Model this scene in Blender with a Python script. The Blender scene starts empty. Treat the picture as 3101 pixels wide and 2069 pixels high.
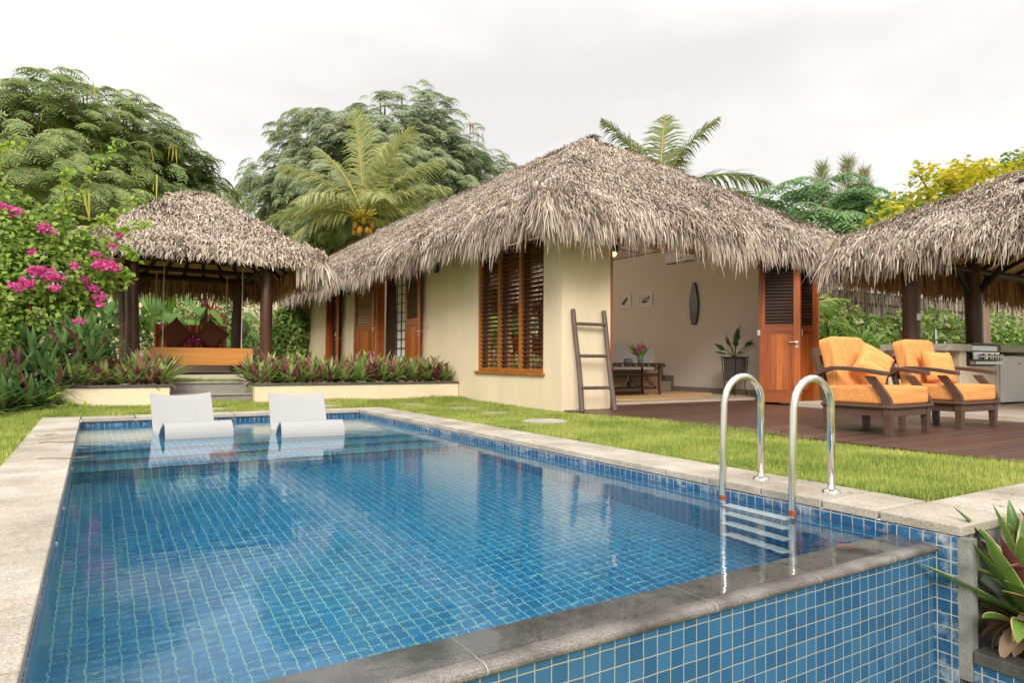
import bpy, bmesh, math, random
import numpy as np
from mathutils import Vector, Matrix, Euler
random.seed(7); RNG = np.random.default_rng(11)
PI = math.pi
scene = bpy.context.scene
COL = scene.collection

# ------------------------------------------------------------------ helpers
def tag(o, label=None, cat=None, group=None, kind=None):
    if label: o['label'] = label
    if cat: o['category'] = cat
    if group: o['group'] = group
    if kind: o['kind'] = kind
    return o

def thing(name, label, cat, loc=(0, 0, 0), rz=0.0, group=None):
    o = bpy.data.objects.new(name, None); COL.objects.link(o)
    o.location = loc; o.rotation_euler = (0, 0, rz); o.empty_display_size = .1
    return tag(o, label, cat, group)

def copy_tree(o, parent=None):
    c = o.copy(); COL.objects.link(c); c.parent = parent
    for ch in list(o.children): copy_tree(ch, c)
    return c

class MB:
    """collects vertices and faces for one mesh"""
    def __init__(s): s.v = []; s.f = []; s.n = 0; s.mi = []
    def add(s, v, f, mi=0):
        v = np.asarray(v, float).reshape(-1, 3)
        s.v.append(v)
        for q in f: s.f.append(tuple(int(i) + s.n for i in q)); s.mi.append(mi)
        s.n += len(v); return s
    def box(s, x0, x1, y0, y1, z0, z1, mi=0):
        v = [(x0,y0,z0),(x1,y0,z0),(x1,y1,z0),(x0,y1,z0),(x0,y0,z1),(x1,y0,z1),(x1,y1,z1),(x0,y1,z1)]
        return s.add(v, [(0,3,2,1),(4,5,6,7),(0,1,5,4),(1,2,6,5),(2,3,7,6),(3,0,4,7)], mi)
    def obox(s, c, size, R=None, taper=1.0, mi=0):
        hx, hy, hz = [a/2 for a in size]; t = taper
        v = np.array([(-hx*t,-hy*t,-hz),(hx*t,-hy*t,-hz),(hx*t,hy*t,-hz),(-hx*t,hy*t,-hz),(-hx,-hy,hz),(hx,-hy,hz),(hx,hy,hz),(-hx,hy,hz)])
        if R is not None: v = v @ np.array(R.to_3x3()).T
        return s.add(v + np.array(c), [(0,3,2,1),(4,5,6,7),(0,1,5,4),(1,2,6,5),(2,3,7,6),(3,0,4,7)], mi)
    def tube(s, pts, rad, n=8, cap=True, mi=0, flat=None):
        pts = np.asarray(pts, float); k = len(pts)
        rad = np.broadcast_to(np.asarray(rad, float), (k,))
        t = np.gradient(pts, axis=0); t /= np.linalg.norm(t, axis=1)[:, None] + 1e-9
        up = np.array([0, 0, 1.]) if abs(t[0][2]) < .9 else np.array([1., 0, 0])
        a = np.cross(t[0], up); a /= np.linalg.norm(a)
        V = []
        for i in range(k):
            a = a - t[i]*np.dot(a, t[i]); a /= np.linalg.norm(a) + 1e-9
            b = np.cross(t[i], a)
            th = np.arange(n)*2*PI/n
            V.append(pts[i] + rad[i]*(np.cos(th)[:, None]*a + np.sin(th)[:, None]*b*(flat or 1)))
        F = [(i*n+j, i*n+(j+1) % n, (i+1)*n+(j+1) % n, (i+1)*n+j) for i in range(k-1) for j in range(n)]
        if cap: F += [tuple(range(n-1, -1, -1)), tuple((k-1)*n+j for j in range(n))]
        return s.add(np.concatenate(V), F, mi)
    def lathe(s, prof, c=(0, 0, 0), n=24, mi=0, sx=1, sy=1):
        th = np.arange(n)*2*PI/n; V = []
        for r, z in prof: V.append(np.c_[np.cos(th)*r*sx, np.sin(th)*r*sy, np.full(n, z)])
        k = len(prof)
        F = [(i*n+j, i*n+(j+1) % n, (i+1)*n+(j+1) % n, (i+1)*n+j) for i in range(k-1) for j in range(n)]
        F += [tuple(range(n-1, -1, -1)), tuple((k-1)*n+j for j in range(n))]
        return s.add(np.concatenate(V)+np.array(c), F, mi)
    def prism(s, poly, axis, a0, a1, mi=0):
        """2-D outline (in the plane across axis) extruded from a0 to a1"""
        n = len(poly); V = []
        for a in (a0, a1):
            for p, q in poly:
                V.append({'x': (a, p, q), 'y': (p, a, q), 'z': (p, q, a)}[axis])
        F = [tuple(range(n-1, -1, -1)), tuple(range(n, 2*n))] + [(i, (i+1) % n, n+(i+1) % n, n+i) for i in range(n)]
        return s.add(V, F, mi)
    def build(s, name, mat, parent=None, world=False, bevel=0, smooth=False, seg=2):
        V = np.concatenate(s.v)
        if world and parent is not None: V = V - np.array(parent.location)
        me = bpy.data.meshes.new(name); me.from_pydata(V.tolist(), [], s.f)
        mats = mat if isinstance(mat, (list, tuple)) else [mat]
        for m in mats: me.materials.append(m)
        if len(mats) > 1: me.polygons.foreach_set('material_index', s.mi)
        bm = bmesh.new(); bm.from_mesh(me); bmesh.ops.recalc_face_normals(bm, faces=bm.faces); bm.to_mesh(me); bm.free()
        if smooth: me.polygons.foreach_set('use_smooth', [True]*len(me.polygons))
        o = bpy.data.objects.new(name, me); COL.objects.link(o); o.parent = parent
        if bevel:
            md = o.modifiers.new('Bevel', 'BEVEL'); md.width = bevel; md.segments = seg; md.limit_method = 'ANGLE'; md.angle_limit = .7
        return o

def np_obj(name, V, F, mat, parent=None, world=False, smooth=False, mi=None):
    """big meshes straight from arrays: V (n,3), F (m,k)"""
    V = np.ascontiguousarray(V, dtype=np.float32); F = np.ascontiguousarray(F, dtype=np.int32)
    if world and parent is not None: V = V - np.array(parent.location, dtype=np.float32)
    me = bpy.data.meshes.new(name); k = F.shape[1]
    me.vertices.add(len(V)); me.vertices.foreach_set('co', V.ravel())
    me.loops.add(F.size); me.loops.foreach_set('vertex_index', F.ravel())
    me.polygons.add(len(F)); me.polygons.foreach_set('loop_start', np.arange(0, F.size, k, dtype=np.int32))
    for m in (mat if isinstance(mat, (list, tuple)) else [mat]): me.materials.append(m)
    if mi is not None: me.polygons.foreach_set('material_index', np.asarray(mi, dtype=np.int32))
    if smooth: me.polygons.foreach_set('use_smooth', np.ones(len(F), dtype=bool))
    me.update(calc_edges=True); me.validate()
    o = bpy.data.objects.new(name, me); COL.objects.link(o); o.parent = parent
    return o

def unit(a): return a/(np.linalg.norm(a, axis=-1, keepdims=True) + 1e-9)

def blades(P, T, N, W, L, lift, droop, tip=.25, taper0=1.0):
    """bent strips: 3 rows of 2 vertices. returns V, F"""
    P, T, N = [np.asarray(a, float) for a in (P, T, N)]
    n = len(P); W = np.broadcast_to(W, (n,))[:, None]; L = np.broadcast_to(L, (n,))[:, None]
    lift = np.broadcast_to(lift, (n,))[:, None]; droop = np.broadcast_to(droop, (n,))[:, None]
    S = unit(np.cross(T, N)); Z = np.array([0, 0, 1.])
    V = np.empty((n, 6, 3))
    m = P + T*L*.55 + N*lift
    e = P + T*L + N*lift*.6 - Z*droop
    V[:, 0] = P - S*W*.5*taper0; V[:, 1] = P + S*W*.5*taper0
    V[:, 2] = m - S*W*.5; V[:, 3] = m + S*W*.5
    V[:, 4] = e - S*W*.5*tip; V[:, 5] = e + S*W*.5*tip
    b = (np.arange(n)*6)[:, None]
    F = np.concatenate([b + np.array([0, 1, 3, 2]), b + np.array([2, 3, 5, 4])])
    return V.reshape(-1, 3), F

def leaves(P, T, N, L, W, fold=.15):
    """pointed oval leaf folded along its midrib: 6 vertices, 4 triangles"""
    P, T, N = [np.asarray(a, float) for a in (P, T, N)]
    n = len(P); L = np.broadcast_to(L, (n,))[:, None]; W = np.broadcast_to(W, (n,))[:, None]
    S = unit(np.cross(T, N)); Nn = unit(np.cross(S, T))
    V = np.empty((n, 6, 3))
    V[:, 0] = P; V[:, 1] = P + T*L*.4 - Nn*W*fold; V[:, 2] = P + T*L
    V[:, 3] = P + T*L*.38 + S*W*.5; V[:, 4] = P + T*L*.38 - S*W*.5; V[:, 5] = P + T*L*.75 - Nn*W*fold*.5
    b = (np.arange(n)*6)[:, None]
    F = np.concatenate([b + np.array(q) for q in ([0, 3, 1], [0, 1, 4], [1, 3, 5], [3, 2, 5], [1, 5, 4], [4, 5, 2])])
    return V.reshape(-1, 3), F

def rnd_dirs(n):
    return unit(RNG.normal(size=(n, 3)))

# ------------------------------------------------------------------ materials
def nt(name):
    m = bpy.data.materials.new(name); m.use_nodes = True
    t = m.node_tree; t.nodes.clear()
    return m, t, t.nodes, t.links
def mth(t, op, a, b=None, c=None):
    n = t.nodes.new('ShaderNodeMath'); n.operation = op
    for i, x in enumerate((a, b, c)):
        if x is None: continue
        if isinstance(x, (int, float)): n.inputs[i].default_value = x
        else: t.links.new(x, n.inputs[i])
    return n.outputs[0]
def mixc(t, f, a, b, mode='MIX'):
    n = t.nodes.new('ShaderNodeMix'); n.data_type = 'RGBA'; n.blend_type = mode
    for i, x in ((0, f), (6, a), (7, b)):
        if isinstance(x, (int, float)): n.inputs[i].default_value = x
        elif isinstance(x, (tuple, list)): n.inputs[i].default_value = (*x[:3], 1)
        else: t.links.new(x, n.inputs[i])
    return n.outputs[2]
def coords(t, scale=(1, 1, 1), kind='Object'):
    tc = t.nodes.new('ShaderNodeTexCoord'); mp = t.nodes.new('ShaderNodeMapping')
    mp.inputs['Scale'].default_value = scale
    t.links.new(tc.outputs[kind], mp.inputs[0]); return mp.outputs[0]
def noise(t, vec, scale, detail=4, rough=.55):
    n = t.nodes.new('ShaderNodeTexNoise'); n.inputs['Scale'].default_value = scale
    n.inputs['Detail'].default_value = detail; n.inputs['Roughness'].default_value = rough
    t.links.new(vec, n.inputs['Vector']); return n.outputs['Fac']
def ramp(t, fac, stops):
    r = t.nodes.new('ShaderNodeValToRGB'); el = r.color_ramp.elements
    while len(el) < len(stops): el.new(.5)
    for e, (p, c) in zip(el, stops): e.position = p; e.color = (*c, 1)
    t.links.new(fac, r.inputs[0]); return r.outputs[0]
def finish(t, color, rough=.6, bump=None, bstr=.3, bdist=.02, metal=0, trans=0, spec=.5, tcol=None, coat=0):
    p = t.nodes.new('ShaderNodeBsdfPrincipled'); o = t.nodes.new('ShaderNodeOutputMaterial')
    if isinstance(color, (tuple, list)): p.inputs['Base Color'].default_value = (*color[:3], 1)
    else: t.links.new(color, p.inputs['Base Color'])
    if isinstance(rough, (int, float)): p.inputs['Roughness'].default_value = rough
    else: t.links.new(rough, p.inputs['Roughness'])
    p.inputs['Metallic'].default_value = metal; p.inputs['Specular IOR Level'].default_value = spec
    p.inputs['Coat Weight'].default_value = coat; p.inputs['Coat Roughness'].default_value = .15
    if bump is not None:
        b = t.nodes.new('ShaderNodeBump'); b.inputs['Strength'].default_value = bstr; b.inputs['Distance'].default_value = bdist
        t.links.new(bump, b.inputs['Height']); t.links.new(b.outputs[0], p.inputs['Normal'])
    out = p.outputs[0]
    if trans:
        tr = t.nodes.new('ShaderNodeBsdfTranslucent'); mx = t.nodes.new('ShaderNodeMixShader'); mx.inputs[0].default_value = trans
        c = tcol if tcol is not None else color
        if isinstance(c, (tuple, list)): tr.inputs[0].default_value = (*c[:3], 1)
        else: t.links.new(c, tr.inputs[0])
        t.links.new(out, mx.inputs[1]); t.links.new(tr.outputs[0], mx.inputs[2]); out = mx.outputs[0]
    t.links.new(out, o.inputs[0])

def simple(name, c1, c2=None, scale=6, stretch=(1, 1, 1), rough=.6, bump=.2, bscale=None, metal=0, spec=.5, detail=5, coat=0, lo=.3, hi=.7, bdist=.01):
    m, t, N, Lk = nt(name); v = coords(t, stretch)
    f = noise(t, v, scale, detail); c2 = c2 or tuple(x*.75 for x in c1)
    col = ramp(t, f, [(lo, c2), (hi, c1)])
    b = noise(t, v, bscale or scale*6, 4)
    finish(t, col, rough, b, bump, bdist, metal, spec=spec, coat=coat); return m

def islandmat(name, stops, rough=.7, trans=0, spec=.3, nscale=0, namt=.3):
    """colour picked per loose piece (leaf, straw, blade) from a ramp"""
    m, t, N, Lk = nt(name)
    g = N.new('ShaderNodeNewGeometry'); f = g.outputs['Random Per Island']
    if nscale:
        n = noise(t, coords(t), nscale, 3); f = mth(t, 'ADD', mth(t, 'MULTIPLY', f, 1-namt), mth(t, 'MULTIPLY', mth(t, 'SUBTRACT', mth(t, 'MULTIPLY', n, 2), .5), namt))
    col = ramp(t, f, stops)
    finish(t, col, rough, trans=trans, spec=spec); return m

def woodmat(name, c1, c2, axis='z', rough=.4, scale=3, coat=.2, spec=.4):
    st = {'x': (.06, 1, 1), 'y': (1, .06, 1), 'z': (1, 1, .06)}[axis]
    m, t, N, Lk = nt(name)
    tc = N.new('ShaderNodeTexCoord'); oi = N.new('ShaderNodeNewGeometry')
    ad = N.new('ShaderNodeVectorMath'); ad.operation = 'ADD'; Lk.new(tc.outputs['Object'], ad.inputs[0])
    cb = N.new('ShaderNodeCombineXYZ')
    for i in range(3): Lk.new(mth(t, 'MULTIPLY', oi.outputs['Random Per Island'], 7.3), cb.inputs[i])
    Lk.new(cb.outputs[0], ad.inputs[1])
    mp = N.new('ShaderNodeMapping'); mp.inputs['Scale'].default_value = st; Lk.new(ad.outputs[0], mp.inputs[0])
    f = noise(t, mp.outputs[0], scale*9, 6, .6); g = noise(t, mp.outputs[0], scale*2, 3)
    f2 = mth(t, 'ADD', mth(t, 'MULTIPLY', f, .55), mth(t, 'MULTIPLY', g, .45))
    f2 = mth(t, 'ADD', f2, mth(t, 'MULTIPLY', mth(t, 'SUBTRACT', oi.outputs['Random Per Island'], .5), .22))
    col = ramp(t, f2, [(.33, c2), (.52, tuple((a+b)/2 for a, b in zip(c1, c2))), (.68, c1)])
    finish(t, col, rough, f, .15, .004, spec=spec, coat=coat); return m

def tilemat(name, pitch=.065, off=(0, 0, 0), c1=(.028, .16, .36), c2=(.045, .225, .44), grout=(.46, .44, .35), gw=.075, stain=0):
    m, t, N, Lk = nt(name)
    tc = N.new('ShaderNodeTexCoord'); g = N.new('ShaderNodeNewGeometry')
    mp = N.new('ShaderNodeMapping'); mp.inputs['Location'].default_value = off; Lk.new(tc.outputs['Object'], mp.inputs[0])
    dv = N.new('ShaderNodeVectorMath'); dv.operation = 'SCALE'; dv.inputs['Scale'].default_value = 1/pitch
    wb = N.new('ShaderNodeTexNoise'); wb.inputs['Scale'].default_value = 11; wb.inputs['Detail'].default_value = 2; Lk.new(mp.outputs[0], wb.inputs['Vector'])
    wa = N.new('ShaderNodeVectorMath'); wa.operation = 'MULTIPLY_ADD'; wa.inputs[1].default_value = (.006,)*3; Lk.new(wb.outputs['Color'], wa.inputs[0]); Lk.new(mp.outputs[0], wa.inputs[2]); Lk.new(wa.outputs[0], dv.inputs[0])
    ab = N.new('ShaderNodeVectorMath'); ab.operation = 'ABSOLUTE'; Lk.new(g.outputs['True Normal'], ab.inputs[0])
    nn = N.new('ShaderNodeSeparateXYZ'); Lk.new(ab.outputs[0], nn.inputs[0])
    sp = N.new('ShaderNodeSeparateXYZ'); Lk.new(dv.outputs[0], sp.inputs[0])
    tot = None; cells = []
    for i in range(3):
        fr = mth(t, 'FRACT', sp.outputs[i]); d = mth(t, 'ABSOLUTE', mth(t, 'SUBTRACT', fr, .5))
        line = mth(t, 'GREATER_THAN', d, .5-gw/2)
        on = mth(t, 'LESS_THAN', nn.outputs[i], .5)
        l = mth(t, 'MULTIPLY', line, on); tot = l if tot is None else mth(t, 'MAXIMUM', tot, l)
        cells.append(mth(t, 'MULTIPLY', mth(t, 'FLOOR', sp.outputs[i]), on))
    cb = N.new('ShaderNodeCombineXYZ')
    for i in range(3): Lk.new(cells[i], cb.inputs[i])
    wn = N.new('ShaderNodeTexWhiteNoise'); Lk.new(cb.outputs[0], wn.inputs[0])
    nz = noise(t, mp.outputs[0], 60, 4)
    f = mth(t, 'ADD', mth(t, 'MULTIPLY', wn.outputs[0], .65), mth(t, 'MULTIPLY', nz, .35))
    col = ramp(t, f, [(.2, c1), (.8, c2)])
    if stain:
        s = noise(t, mp.outputs[0], 9, 6, .7); col = mixc(t, ramp(t, s, [(.5, (0, 0, 0)), (.72, (stain,)*3)]), col, (.5, .52, .52))
    col = mixc(t, tot, col, grout)
    rgh = mth(t, 'ADD', mth(t, 'MULTIPLY', tot, .5), .22)
    h = mth(t, 'SUBTRACT', mth(t, 'MULTIPLY', nz, .25), tot)
    finish(t, col, rgh, h, .35, .003); return m

MT = {}
MT['tile'] = tilemat('pool_tile_inside', off=(.01, .02, .0), c1=(.004, .205, .42), c2=(.010, .28, .53), grout=(.38, .68, .60), gw=.075)
MT['tile_out'] = tilemat('pool_tile_outside', off=(-.0085, 0, .0), c1=(.020, .088, .19), c2=(.034, .125, .25), gw=.06, grout=(.33, .315, .25))
MT['tile_pier'] = tilemat('pool_tile_stained', off=(0, .02, .0), c1=(.014, .075, .18), c2=(.028, .115, .24), stain=.8)
MT['tile_band'] = tilemat('pool_tile_waterline', off=(.01, .02, .02), c1=(.012, .075, .18), c2=(.022, .105, .23), stain=.85)
def granite(name, c1, c2, big, fine, spk, rough, spec, isl=.25, bump=.5):
    m, t, N, Lk = nt(name); v = coords(t); g = N.new('ShaderNodeNewGeometry')
    base = ramp(t, noise(t, v, big, 8, .65), [(.33, c2), (.62, c1)])
    sp = noise(t, v, fine, 2, .6)
    k = mth(t, 'ADD', 1-isl/2, mth(t, 'MULTIPLY', g.outputs['Random Per Island'], isl))
    k = mth(t, 'MULTIPLY', k, mth(t, 'ADD', 1-spk/2, mth(t, 'MULTIPLY', ramp(t, sp, [(.36, (0, 0, 0)), (.64, (1, 1, 1))]), spk)))
    cb = N.new('ShaderNodeVectorMath'); cb.operation = 'SCALE'; Lk.new(base, cb.inputs[0]); Lk.new(k, cb.inputs['Scale'])
    finish(t, cb.outputs[0], rough, sp, bump, .003, spec=spec); return m
MT['granite'] = granite('light_granite', (.46, .41, .34), (.29, .25, .20), 2.2, 130, .5, .85, .15)
MT['granite_dark'] = granite('dark_weir_stone', (.20, .178, .162), (.050, .043, .038), 3.4, 170, .7, .34, .5, isl=.15)
MT['granite_grey'] = simple('grey_step_stone', (.30, .27, .24), (.22, .195, .17), 30, rough=.8, bump=.4, bscale=220, spec=.2)
MT['cap'] = simple('dark_cap_stone', (.10, .095, .085), (.05, .048, .045), 14, rough=.7, bump=.4)
MT['concrete'] = simple('stained_concrete', (.36, .34, .31), (.10, .10, .095), 5, rough=.85, bump=.5, bscale=90)
MT['wall'] = simple('cream_render', (.765, .64, .455), (.66, .545, .375), 1.6, (1, 1, .3), rough=.85, bump=.18, bscale=110, spec=.2)
MT['wall_in'] = simple('inside_render', (.72, .655, .58), (.68, .615, .54), 1.5, rough=.85, bump=.1, bscale=60, spec=.2)
MT['white_in'] = simple('white_paint', (.80, .79, .77), (.76, .75, .73), 3, rough=.6, bump=.05)
MT['floor_in'] = simple('sandstone_floor', (.46, .38, .29), (.40, .32, .24), 4, rough=.45, bump=.1)
MT['skirt'] = simple('stone_skirting', (.26, .215, .165), (.21, .17, .13), 7, rough=.5)
MT['pergola_floor'] = simple('pergola_floor', (.50, .44, .35), (.42, .36, .28), 6, rough=.7)
MT['counter_wall'] = simple('beige_render', (.66, .57, .43), (.60, .51, .38), 5, rough=.8, bump=.2)
MT['counter_top'] = simple('counter_stone', (.44, .38, .30), (.26, .22, .175), 22, rough=.5, bump=.3)
MT['red_wood'] = woodmat('red_hardwood', (.52, .135, .022), (.17, .027, .006), 'z', coat=.25)
MT['red_wood_h'] = woodmat('red_hardwood_rail', (.42, .11, .02), (.18, .033, .008), 'x', coat=.25)
MT['orange_wood'] = woodmat('orange_frame_wood', (.50, .19, .035), (.27, .082, .014), 'z', coat=.2)
MT['slat_wood'] = woodmat('slat_wood', (.17, .055, .02), (.065, .024, .012), 'y', rough=.35, coat=.2)
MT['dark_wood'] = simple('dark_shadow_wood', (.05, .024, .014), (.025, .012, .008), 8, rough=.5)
MT['bed_wood'] = woodmat('golden_teak', (.68, .305, .068), (.44, .165, .03), 'x', scale=2.2, coat=.2)
MT['post_wood'] = simple('oiled_log', (.105, .036, .016), (.036, .014, .008), 3, (3, 3, .4), rough=.36, bump=.4, bscale=16, spec=.4, coat=.12, bdist=.02)
MT['beam'] = simple('black_beam', (.030, .018, .013), (.015, .010, .008), 6, rough=.55, bump=.2, spec=.2)
MT['chair_wood'] = woodmat('brown_chair_wood', (.125, .070, .048), (.075, .040, .027), 'y', rough=.5, coat=0, spec=.35)
MT['deck'] = woodmat('deck_boards', (.125, .064, .045), (.062, .029, .021), 'x', rough=.40, coat=0, spec=.5)
MT['bamboo_dark'] = simple('dark_bamboo', (.040, .026, .018), (.014, .010, .008), 14, rough=.35, bump=.2, spec=.5)
MT['bamboo_node'] = simple('bamboo_node', (.30, .20, .10), (.15, .09, .04), 20, rough=.5)
MT['ladder_wood'] = simple('grey_brown_pole', (.125, .085, .062), (.075, .050, .037), 5, (4, 4, .5), rough=.55, bump=.4, bscale=14)
MT['steel'] = simple('brushed_steel', (.80, .77, .72), (.68, .65, .60), 30, (1, 1, .1), rough=.17, bump=.03, metal=1)
MT['steel_b'] = simple('bbq_steel', (.55, .54, .52), (.40, .39, .37), 20, rough=.28, bump=.05, metal=1)
MT['rust'] = simple('rust', (.36, .085, .02), (.16, .03, .01), 60, rough=.8)
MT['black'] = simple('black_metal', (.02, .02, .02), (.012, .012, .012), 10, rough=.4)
MT['white_plastic'] = simple('white_lounger_shell', (.36, .355, .35), (.30, .295, .29), 120, rough=.42, bump=.2, bscale=160, bdist=.002)
MT['fridge'] = simple('grey_fridge', (.66, .67, .66), (.62, .63, .62), 8, rough=.4, bump=.02)
MT['tread'] = simple('ladder_tread_plastic', (.85, .88, .84), (.80, .83, .79), 8, rough=.4)
MT['red'] = simple('red_enamel', (.62, .015, .02), (.5, .01, .015), 8, rough=.3)
MT['soil'] = simple('soil', (.075, .045, .028), (.025, .016, .012), 18, rough=.95, bump=1, bscale=40, bdist=.03)
MT['lawn_base'] = simple('lawn_soil', (.27, .30, .06), (.20, .20, .05), 2.2, rough=.95, bump=.6, bscale=60, bdist=.02)
MT['matting'] = simple('thatch_underside', (.72, .44, .20), (.36, .20, .085), 6, (1, 1, 14), rough=.8, bump=.5, bscale=30)
MT['bark'] = simple('grey_brown_bark', (.26, .165, .105), (.12, .075, .05), 5, (1, 1, .35), rough=.9, bump=.6, bscale=16, bdist=.03)
MT['palm_trunk'] = simple('palm_bark', (.22, .17, .12), (.11, .08, .055), 4, (.3, .3, 6), rough=.9, bump=.6, bscale=8)
MT['brown_fabric'] = simple('brown_cushion', (.125, .034, .014), (.095, .025, .010), 60, rough=.9, bump=.4, bscale=300, bdist=.002)
MT['cushion_tan'] = simple('tan_sofa', (.34, .19, .10), (.28, .155, .08), 12, rough=.9)
MT['rug'] = simple('sisal_rug', (.62, .40, .19), (.38, .22, .09), 60, rough=.95, bump=.8, bscale=90)
MT['stone_carve'] = simple('carved_stone', (.10, .085, .075), (.045, .04, .035), 16, rough=.9, bump=.8, bscale=40)
def thatch(name, pal, nscale=1.3):
    return islandmat(name, pal, rough=.85, spec=.15, trans=.12, nscale=nscale, namt=.42)
MT['thatch'] = thatch('grey_thatch', [(.0, (.035, .026, .021)), (.28, (.18, .135, .105)), (.50, (.42, .34, .275)), (.75, (.60, .505, .42)), (1., (.78, .69, .60))])
MT['thatch_pav'] = thatch('pale_thatch', [(.0, (.045, .034, .03)), (.25, (.22, .165, .13)), (.48, (.45, .365, .29)), (.75, (.60, .505, .415)), (1., (.72, .63, .53))])
MT['thatch_brown'] = thatch('sheltered_thatch', [(.0, (.14, .065, .03)), (.4, (.36, .20, .10)), (.8, (.52, .32, .17)), (1., (.62, .44, .27))])
MT['thatch_base'] = simple('thatch_bed', (.15, .115, .09), (.05, .037, .03), 14, rough=.95, bump=1, bscale=40, bdist=.04)
MT['grass'] = islandmat('grass_blades', [(.0, (.08, .125, .022)), (.28, (.20, .28, .05)), (.52, (.36, .43, .09)), (.76, (.54, .55, .15)), (.92, (.62, .54, .23)), (1., (.54, .39, .21))], rough=.6, trans=.4, nscale=1.6, namt=.5)
def leafmat(name, *cols, rough=.45, trans=.3, ns=.8):
    k = len(cols); return islandmat(name, [(i/(k-1), c) for i, c in enumerate(cols)], rough=rough, trans=trans, spec=.35, nscale=ns, namt=.4)
MT['poin'] = leafmat('feathery_green', (.13, .19, .075), (.235, .31, .105), (.35, .415, .15), (.50, .52, .20), trans=.45, ns=.5)
MT['poin2'] = leafmat('feathery_olive_hazed', (.19, .245, .15), (.30, .36, .21), (.41, .47, .27), (.52, .55, .32), trans=.45, ns=.5)  # far crown: slight haze is mixed into the leaf colour as extra grey
MT['poin3'] = leafmat('feathery_fresh', (.10, .20, .10), (.16, .30, .13), (.25, .39, .155), (.36, .48, .18), trans=.45, ns=.6)
MT['palm'] = leafmat('palm_leaflet', (.22, .27, .09), (.34, .38, .14), (.46, .47, .20), (.62, .57, .28), trans=.42)
MT['palm_d'] = leafmat('olive_palm_leaflet', (.12, .16, .06), (.20, .24, .08), (.32, .34, .12), trans=.4)
MT['rachis'] = simple('palm_rib', (.52, .34, .05), (.38, .26, .05), 6, rough=.5)
MT['coconut'] = simple('yellow_coconut', (.60, .30, .03), (.45, .20, .02), 5, rough=.45)
MT['pod_y'] = leafmat('yellow_pod', (.36, .34, .05), (.52, .46, .05), trans=.2)
MT['pod_b'] = leafmat('brown_pod', (.10, .045, .03), (.20, .09, .05), trans=.1)
MT['boug'] = leafmat('bougainvillea_leaf', (.11, .19, .035), (.21, .32, .06), (.33, .45, .09), (.50, .53, .13), trans=.38, ns=1.5)
MT['boug_y'] = leafmat('young_shoot_leaf', (.16, .32, .04), (.30, .46, .05), (.46, .52, .07), trans=.4)
MT['pink'] = leafmat('magenta_bract', (.60, .04, .27), (.80, .11, .43), (.88, .28, .58), trans=.4)
MT['rh_g'] = leafmat('rosette_green', (.13, .22, .06), (.24, .35, .095), (.36, .46, .14), (.52, .54, .22), trans=.3, ns=3)
MT['rh_d'] = leafmat('rosette_dark', (.07, .13, .05), (.12, .22, .075), (.20, .33, .10), (.33, .42, .16), trans=.25, ns=3)
MT['rh_p'] = leafmat('rosette_purple', (.13, .025, .045), (.22, .05, .085), (.34, .11, .12), (.45, .25, .12), trans=.3, ns=3)
MT['dry'] = leafmat('dry_leaf', (.18, .10, .06), (.36, .24, .15), (.50, .38, .27), trans=.1)
MT['tropic'] = leafmat('broad_tropical_leaf', (.09, .21, .04), (.18, .36, .06), (.34, .50, .10), trans=.4)
MT['tropic_d'] = leafmat('deep_green_leaf', (.04, .10, .03), (.08, .17, .045), (.14, .26, .07), trans=.3)
MT['drac'] = leafmat('dracaena_leaf', (.14, .28, .05), (.27, .44, .08), (.46, .58, .15), trans=.4)
MT['ti_red'] = leafmat('red_cordyline', (.20, .015, .02), (.38, .04, .05), (.25, .12, .04), trans=.3)
MT['hedge'] = leafmat('hedge_leaf', (.08, .16, .04), (.16, .27, .06), (.28, .38, .09), (.46, .43, .19), trans=.35, ns=1.0)
MT['yellow'] = leafmat('yellow_leaf', (.22, .30, .03), (.52, .48, .03), (.72, .55, .03), trans=.4)
MT['needle'] = leafmat('needle_twig', (.24, .25, .13), (.38, .36, .20), trans=.3)
MT['twig'] = islandmat('brush_twig', [(0, (.14, .095, .07)), (.5, (.32, .25, .19)), (1, (.52, .43, .34))], rough=.9)
MT['anth'] = leafmat('indoor_leaf', (.012, .045, .012), (.03, .085, .02), trans=.15)
# ------------------------------------------------------------------ camera, light, sky
cam = bpy.data.cameras.new('camera'); co = bpy.data.objects.new('camera', cam); COL.objects.link(co)
yaw, pit, roll = math.radians(31.77801795), math.radians(1.61555), math.radians(-.41343309)
fw = Vector((math.sin(yaw)*math.cos(pit), math.cos(yaw)*math.cos(pit), math.sin(pit)))
rt = Vector((math.cos(yaw), -math.sin(yaw), 0)); dn = fw.cross(rt)
r2 = rt*math.cos(roll) + dn*math.sin(roll); d2 = -rt*math.sin(roll) + dn*math.cos(roll)
co.matrix_world = Matrix(((r2.x, -d2.x, -fw.x, 0), (r2.y, -d2.y, -fw.y, 0), (r2.z, -d2.z, -fw.z, .9), (0, 0, 0, 1)))
cam.sensor_width = 36; cam.lens = 2038.06/3101*36; cam.clip_end = 2000; cam.clip_start = .05
scene.camera = co

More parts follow.
